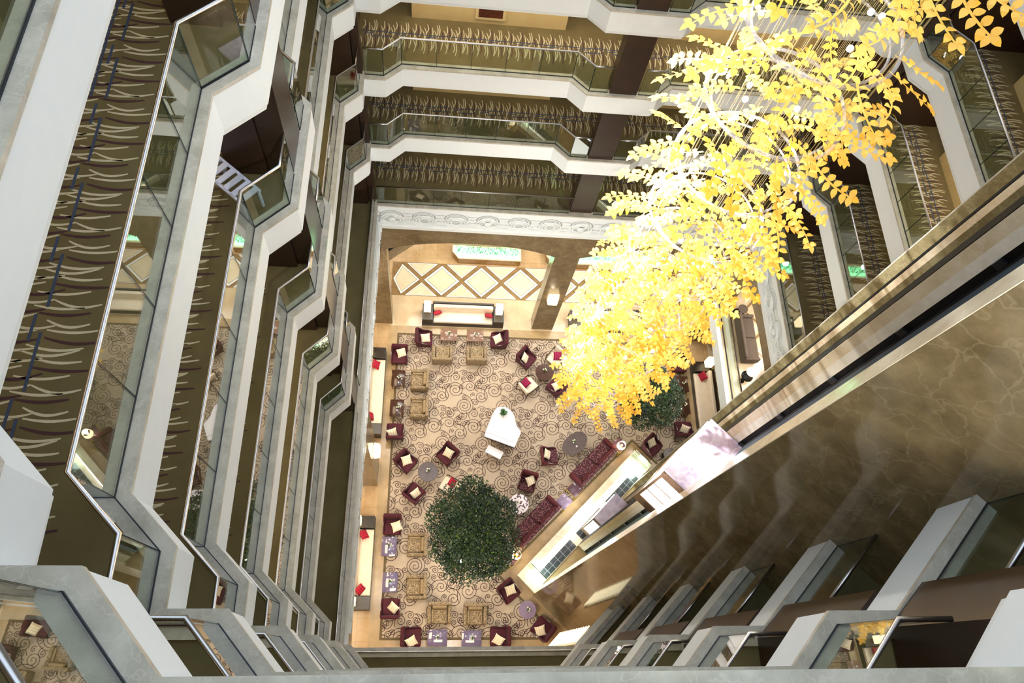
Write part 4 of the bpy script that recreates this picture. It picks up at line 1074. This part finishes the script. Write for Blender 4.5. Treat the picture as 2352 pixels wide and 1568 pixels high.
# ------------------------------------------------------------------ chandelier
CX, CY = 4.95, 7.65
t = thing('chandelier', 'tall cascading chandelier of amber leaf sprays on clear rings hung from wires', 'chandelier', (CX, CY, 0))
rr = random.Random(21)
def leaf(mb, p, d, n, L, w):
    u = d.cross(n).normalized(); vs = []; N_ = 5
    vs.append(p)
    up = []; dn = []
    for k in range(1, N_):
        q = k/N_; ww = w*math.sin(PI*q**.85)**.8; c = p+d*L*q+n*(.02*math.sin(PI*q))
        up.append(c+u*ww); dn.append(c-u*ww)
    tip = p+d*L
    mb.add([p]+up+[tip]+dn[::-1], [list(range(2*N_))], 0)
def spray_mesh(seed):
    r = random.Random(seed); mb = MB(); pts = []; p = Vector((0, 0, 0)); a = r.uniform(-.3, .3); n = Vector((0, 0, 1)); el = r.uniform(-.2, .1)
    curv = r.uniform(.10, .24)*r.choice((-1, 1)); K = 6
    for k in range(K):
        pts.append(p.copy()); d = Vector((math.cos(a)*math.cos(el), math.sin(a)*math.cos(el), math.sin(el))).normalized(); p = p+d*.115; a += curv; el -= .04
    pts.append(p.copy()); vs = []
    for i, q in enumerate(pts):
        b = pts[min(K, i+1)]-pts[max(0, i-1)]; u = b.cross(n).normalized()*.016*(1-.06*i); vs += [q+u, q-u]
    mb.add(vs, [[2*i, 2*i+1, 2*i+3, 2*i+2] for i in range(K)], 0)
    for i in range(1, K):
        b = (pts[i+1]-pts[i-1]).normalized(); u = b.cross(n).normalized()
        for s_ in (1, -1):
            d = (u*s_+b*r.uniform(.15, .6)+n*r.uniform(-.25, .25)).normalized(); nn = (n+Vector((r.uniform(-.4, .4), r.uniform(-.4, .4), 0))).normalized()
            leaf(mb, pts[i]+b*.02*s_, d, nn, r.uniform(.115, .145), r.uniform(.038, .047))
    b = (pts[-1]-pts[-2]).normalized(); u = b.cross(n).normalized()
    leaf(mb, pts[-1], b, n, .145, .045)
    for s_ in (1, -1): leaf(mb, pts[-1], (b*.25+u*s_).normalized(), n, .13, .043)
    return mb
protos = []
for k in range(6):
    o = spray_mesh(40+k).build('leaf_spray', 'yellow', t); protos.append(o)
meshes = [o.data for o in protos]
TIERS = [27.15-1.45*i for i in range(11)]
used = 0; mass = MB(); lampn = 0
for ti, z in enumerate(TIERS):
    R = 1.08 if ti < 8 else (1.02 if ti < 9 else .98-.10*(ti-9))
    mb = MB(); mb.tube([(R*math.cos(2*PI*j/48), R*math.sin(2*PI*j/48), z+.05*math.sin(4*PI*j/48)) for j in range(48)], .028, 8, closed=True)
    mb.tube([((R-.12)*math.cos(2*PI*j/40), (R-.12)*math.sin(2*PI*j/40), z-.10) for j in range(40)], .02, 6, closed=True)
    mb.build('clear_ring', 'acrylic', t)
    ents = []
    for j in range(18): ents.append((2*PI*j/18+rr.uniform(-.1, .1), R-.05, 0+rr.uniform(-.2, .15), .95))
    for j in range(9): ents.append((2*PI*j/9+rr.uniform(-.2, .2), R*.55, rr.uniform(-.2, .2), .85))
    for j in range(4): ents.append((2*PI*j/4+rr.uniform(-.2, .2), R*.15, rr.uniform(-.2, .2), .75))
    if ti >= 5:
        for j in range(16): ents.append((2*PI*j/16+.2+rr.uniform(-.1, .1), R-.12, .55+rr.uniform(-.25, .25), .95))
        for j in range(12): ents.append((2*PI*j/12+rr.uniform(-.2, .2), R*.5, .6+rr.uniform(-.25, .25), .85))
    for (a, r0, dz, sc) in ents:
        sc *= 1.22 if ti < 5 else 1.0
        loc = Vector((r0*math.cos(a), r0*math.sin(a), z+dz)); rot = Matrix.Rotation(a+rr.uniform(-.25, .25), 3, 'Z') @ Matrix.Rotation(rr.uniform(-.1, .45), 3, 'Y') @ Matrix.Rotation(rr.uniform(-.5, .5), 3, 'X')
        me = meshes[rr.randrange(6)]
        # the outermost sprays of the near tiers show largest: they are parts of their own
        if used < 94 and r0 > R*.8 and ti < 6 and dz < .3 and rr.random() < .78:
            o = bpy.data.objects.new('leaf_spray', me); COL.objects.link(o); o.parent = t; o.location = loc; o.rotation_euler = rot.to_euler(); o.scale = (sc, sc, sc); used += 1
        else:
            mass.add([rot @ (v.co*sc)+loc for v in me.vertices], [list(p.vertices) for p in me.polygons], 0)
    for j in range(4):
        a = rr.uniform(0, 2*PI); q = rr.uniform(.2, 1.0)*R
        mb = MB(); mb.lathe([(.005, -.045), (.035, -.03), (.045, 0), (.035, .03), (.005, .045)], 12, (q*math.cos(a), q*math.sin(a), z+rr.uniform(.05, .25))); mb.build('lamp', 'lampwhite', t)
for k, o in enumerate(protos):
    a = k*PI/3+.3; o.location = (.7*math.cos(a), .7*math.sin(a), TIERS[k % 3]); o.rotation_euler = (0, .2, a)
o = mass.build('leaf_spray_mass', 'yellow', t); o['kind'] = 'stuff'
for k in range(96):
    a = rr.uniform(0, 2*PI); q = rr.choice((.25, .55, .8, 1.05)); x, y = q*math.cos(a), q*math.sin(a)
    zb = TIERS[min(10, int(rr.uniform(2, 11)))]
    mb = MB(); mb.tube([(x, y, zb), (x, y, 36)], .0028, 4); mb.build('wire', 'wire', t)
# ------------------------------------------------------------------ light
def light(kind, name, loc, energy, color, **kw):
    d = bpy.data.lights.new(name, kind); d.energy = energy; d.color = color
    rot = kw.pop('rot', None)
    for k, v in kw.items(): setattr(d, k, v)
    o = bpy.data.objects.new(name, d); COL.objects.link(o); o.location = loc
    if rot: o.rotation_euler = rot
    return o
WARM = (1, .80, .55); SOFT = (1, .96, .88)
# chandelier lamps
for i, z in enumerate(TIERS):
    a = math.radians(150)
    light('POINT', 'chandelier_lamp', (CX+.95*math.cos(a), CY+.95*math.sin(a), z+.1), 75 if i < 6 else 62, (1, .98, .95), shadow_soft_size=.10)
    if i % 2 == 0: light('POINT', 'chandelier_core_lamp', (CX+.2, CY-.2, z+.4), 28, (1, .93, .8), shadow_soft_size=.10)
# corridor ceilings
for i, lv in enumerate('FEDCBAZ'):
    zc = (LV['EDCBAZY'[i]]-.83)
    k = {'D': 1.4, 'F': .2, 'E': .25}.get(lv, .5)
    light('AREA', 'corridor_light', (-3.9, 7.6, zc), 75*k, WARM, shape='RECTANGLE', size=.5, size_y=13)
    light('AREA', 'corridor_light', (5.1, 17.0, zc), 130*k, WARM, shape='RECTANGLE', size=14, size_y=.5)
    light('AREA', 'corridor_light', (14.2, 11.5, zc), 45*k, WARM, shape='RECTANGLE', size=.5, size_y=6)
    light('AREA', 'corridor_light', (1.2, -1.5, zc), 30, WARM, shape='RECTANGLE', size=8, size_y=.5)
# hall ceilings
light('AREA', 'hall_light', (1.4, 18.0, 8.2), 400, SOFT, shape='RECTANGLE', size=6, size_y=3)
light('AREA', 'hall_light', (8.8, 18.0, 8.2), 400, SOFT, shape='RECTANGLE', size=6, size_y=3)
light('AREA', 'hall_light', (-4.4, 11.6, 8.2), 260, WARM, shape='RECTANGLE', size=2.5, size_y=6)
light('AREA', 'hall_light', (-4.4, 3.8, 8.2), 260, WARM, shape='RECTANGLE', size=2.5, size_y=6)
light('AREA', 'hall_light', (15.0, 12.0, 8.2), 300, SOFT, shape='RECTANGLE', size=3, size_y=5)
light('AREA', 'hall_light', (1.3, -1.0, 8.2), 260, WARM, shape='RECTANGLE', size=6, size_y=2)
# lounge downlights in the arcade soffits
for x, y in ((-1.7, 3.5), (-1.7, 11.5), (1.4, 14.7), (8.6, 14.7), (12.0, 11.5), (1.2, .9)):
    tgt = Vector((5, 7.5, 0))-Vector((x, y, 8.4)); 
    q = Vector((tgt.x*.45, tgt.y*.45, tgt.z)).to_track_quat('-Z', 'Y').to_euler()
    light('SPOT', 'lounge_downlight', (x, y, 8.35), 420, (1, .94, .86), spot_size=math.radians(95), spot_blend=.8, shadow_soft_size=.15, rot=q)
for x, y, z in ((5.28, 14.8, 3.5), (-1.9, 7.75, 3.9), (8.66, 9.05, 1.2), (3.80, 4.22, 1.2)):
    light('POINT', 'lamp_bulb', (x, y, z), 25, WARM, shadow_soft_size=.1)
light('POINT', 'tree_spot_bulb', (1.47, 3.90, 1.35), 25, (.9, .95, 1), shadow_soft_size=.05)
light('POINT', 'elevator_cove', st(5.9, -.95, .5), 45, (.75, 1, .82), shadow_soft_size=.2)
light('POINT', 'elevator_cove', st(12.3, -.95, .5), 45, (.75, 1, .82), shadow_soft_size=.2)
light('POINT', 'elevator_cove', st(9.1, -.5, .6), 30, (.95, 1, .95), shadow_soft_size=.2)
for c in ((1.2, 19.1), (3.5, 19.1), (7.0, 19.1)): light('POINT', 'planter_light', (c[0], c[1], .95), 14, (.45, 1, .65), shadow_soft_size=.15)
for x, y, z, tx, ty, tz, e in ((1.3, -.6, 30.2, 1.3, 15.6, 17, 1500), (2.6, -.6, 30.2, 9.5, 15.5, 17, 900), (1.2, .8, 12.3, 1.5, 15.1, 9.0, 2300), (1.2, .8, 12.3, 8.0, 15.1, 9.0, 2300), (-1.9, 8.0, 12.3, 12.5, 11.5, 9.0, 1000)):  # added fill spots without real fixtures, brightening the far fascias and frieze
    light('SPOT', 'added_gallery_fill', (x, y, z), e, (1, .95, .86), spot_size=math.radians(75), spot_blend=.9, shadow_soft_size=.12, rot=(Vector((tx, ty, tz))-Vector((x, y, z))).to_track_quat('-Z', 'Y').to_euler())
for px_, py_, pz_, tz_, e_ in ((-2.0, 12.0, 27.3, 22.5, 26000), (-1.9, 11.4, 21.3, 16.8, 9000)):
    light('SPOT', 'chandelier_spotlight', (px_, py_, pz_), e_, (1, .98, .96), spot_size=math.radians(34), spot_blend=.7, shadow_soft_size=.1, rot=(Vector((3.9, 8.4, tz_))-Vector((px_, py_, pz_))).to_track_quat('-Z', 'Y').to_euler())
light('SPOT', 'green_accent_light', (5.3, 13.6, 12.6), 160, (.35, 1, .35), spot_size=math.radians(38), spot_blend=.6, shadow_soft_size=.05, rot=(Vector((5.25, 15.3, 11.3))-Vector((5.3, 13.6, 12.6))).to_track_quat('-Z', 'Y').to_euler())
light('POINT', 'elevator_car_light', st(5.75, -.95, 16.6), 30, (.95, .92, 1), shadow_soft_size=.1)
light('POINT', 'elevator_car_light', st(7.1, -.6, 18.4), 8, (.96, .93, 1), shadow_soft_size=.15)
w = bpy.data.worlds.new('sky_through_skylight'); SC.world = w; w.use_nodes = True
bg = w.node_tree.nodes['Background']; bg.inputs['Color'].default_value = (.74, .87, 1.0, 1); bg.inputs['Strength'].default_value = 1.75
# ------------------------------------------------------------------ camera
cam = bpy.data.cameras.new('camera'); co = bpy.data.objects.new('camera', cam); COL.objects.link(co)
wv = Vector((.4192354901262505, -.1135715, .0140348)); th = wv.length
co.rotation_mode = 'XYZ'; co.matrix_world = Matrix.Translation((0, 0, 32.19)) @ Matrix.Rotation(th, 4, wv.normalized())
cam.sensor_width = 36; cam.lens = 1664.415/2352*36; cam.clip_start = .02; cam.clip_end = 200
SC.camera = co
SC.view_settings.view_transform = 'Standard'; SC.view_settings.look = 'None'; SC.view_settings.gamma = 1; SC.view_settings.use_curve_mapping = False
SC.view_settings.exposure = 0.58
SC.cycles.use_denoising = True
SC.cycles.max_bounces = 7; SC.cycles.diffuse_bounces = 3; SC.cycles.glossy_bounces = 3; SC.cycles.transmission_bounces = 2; SC.cycles.transparent_max_bounces = 16
SC.cycles.caustics_reflective = False; SC.cycles.caustics_refractive = False
SC.cycles.sample_clamp_indirect = 6
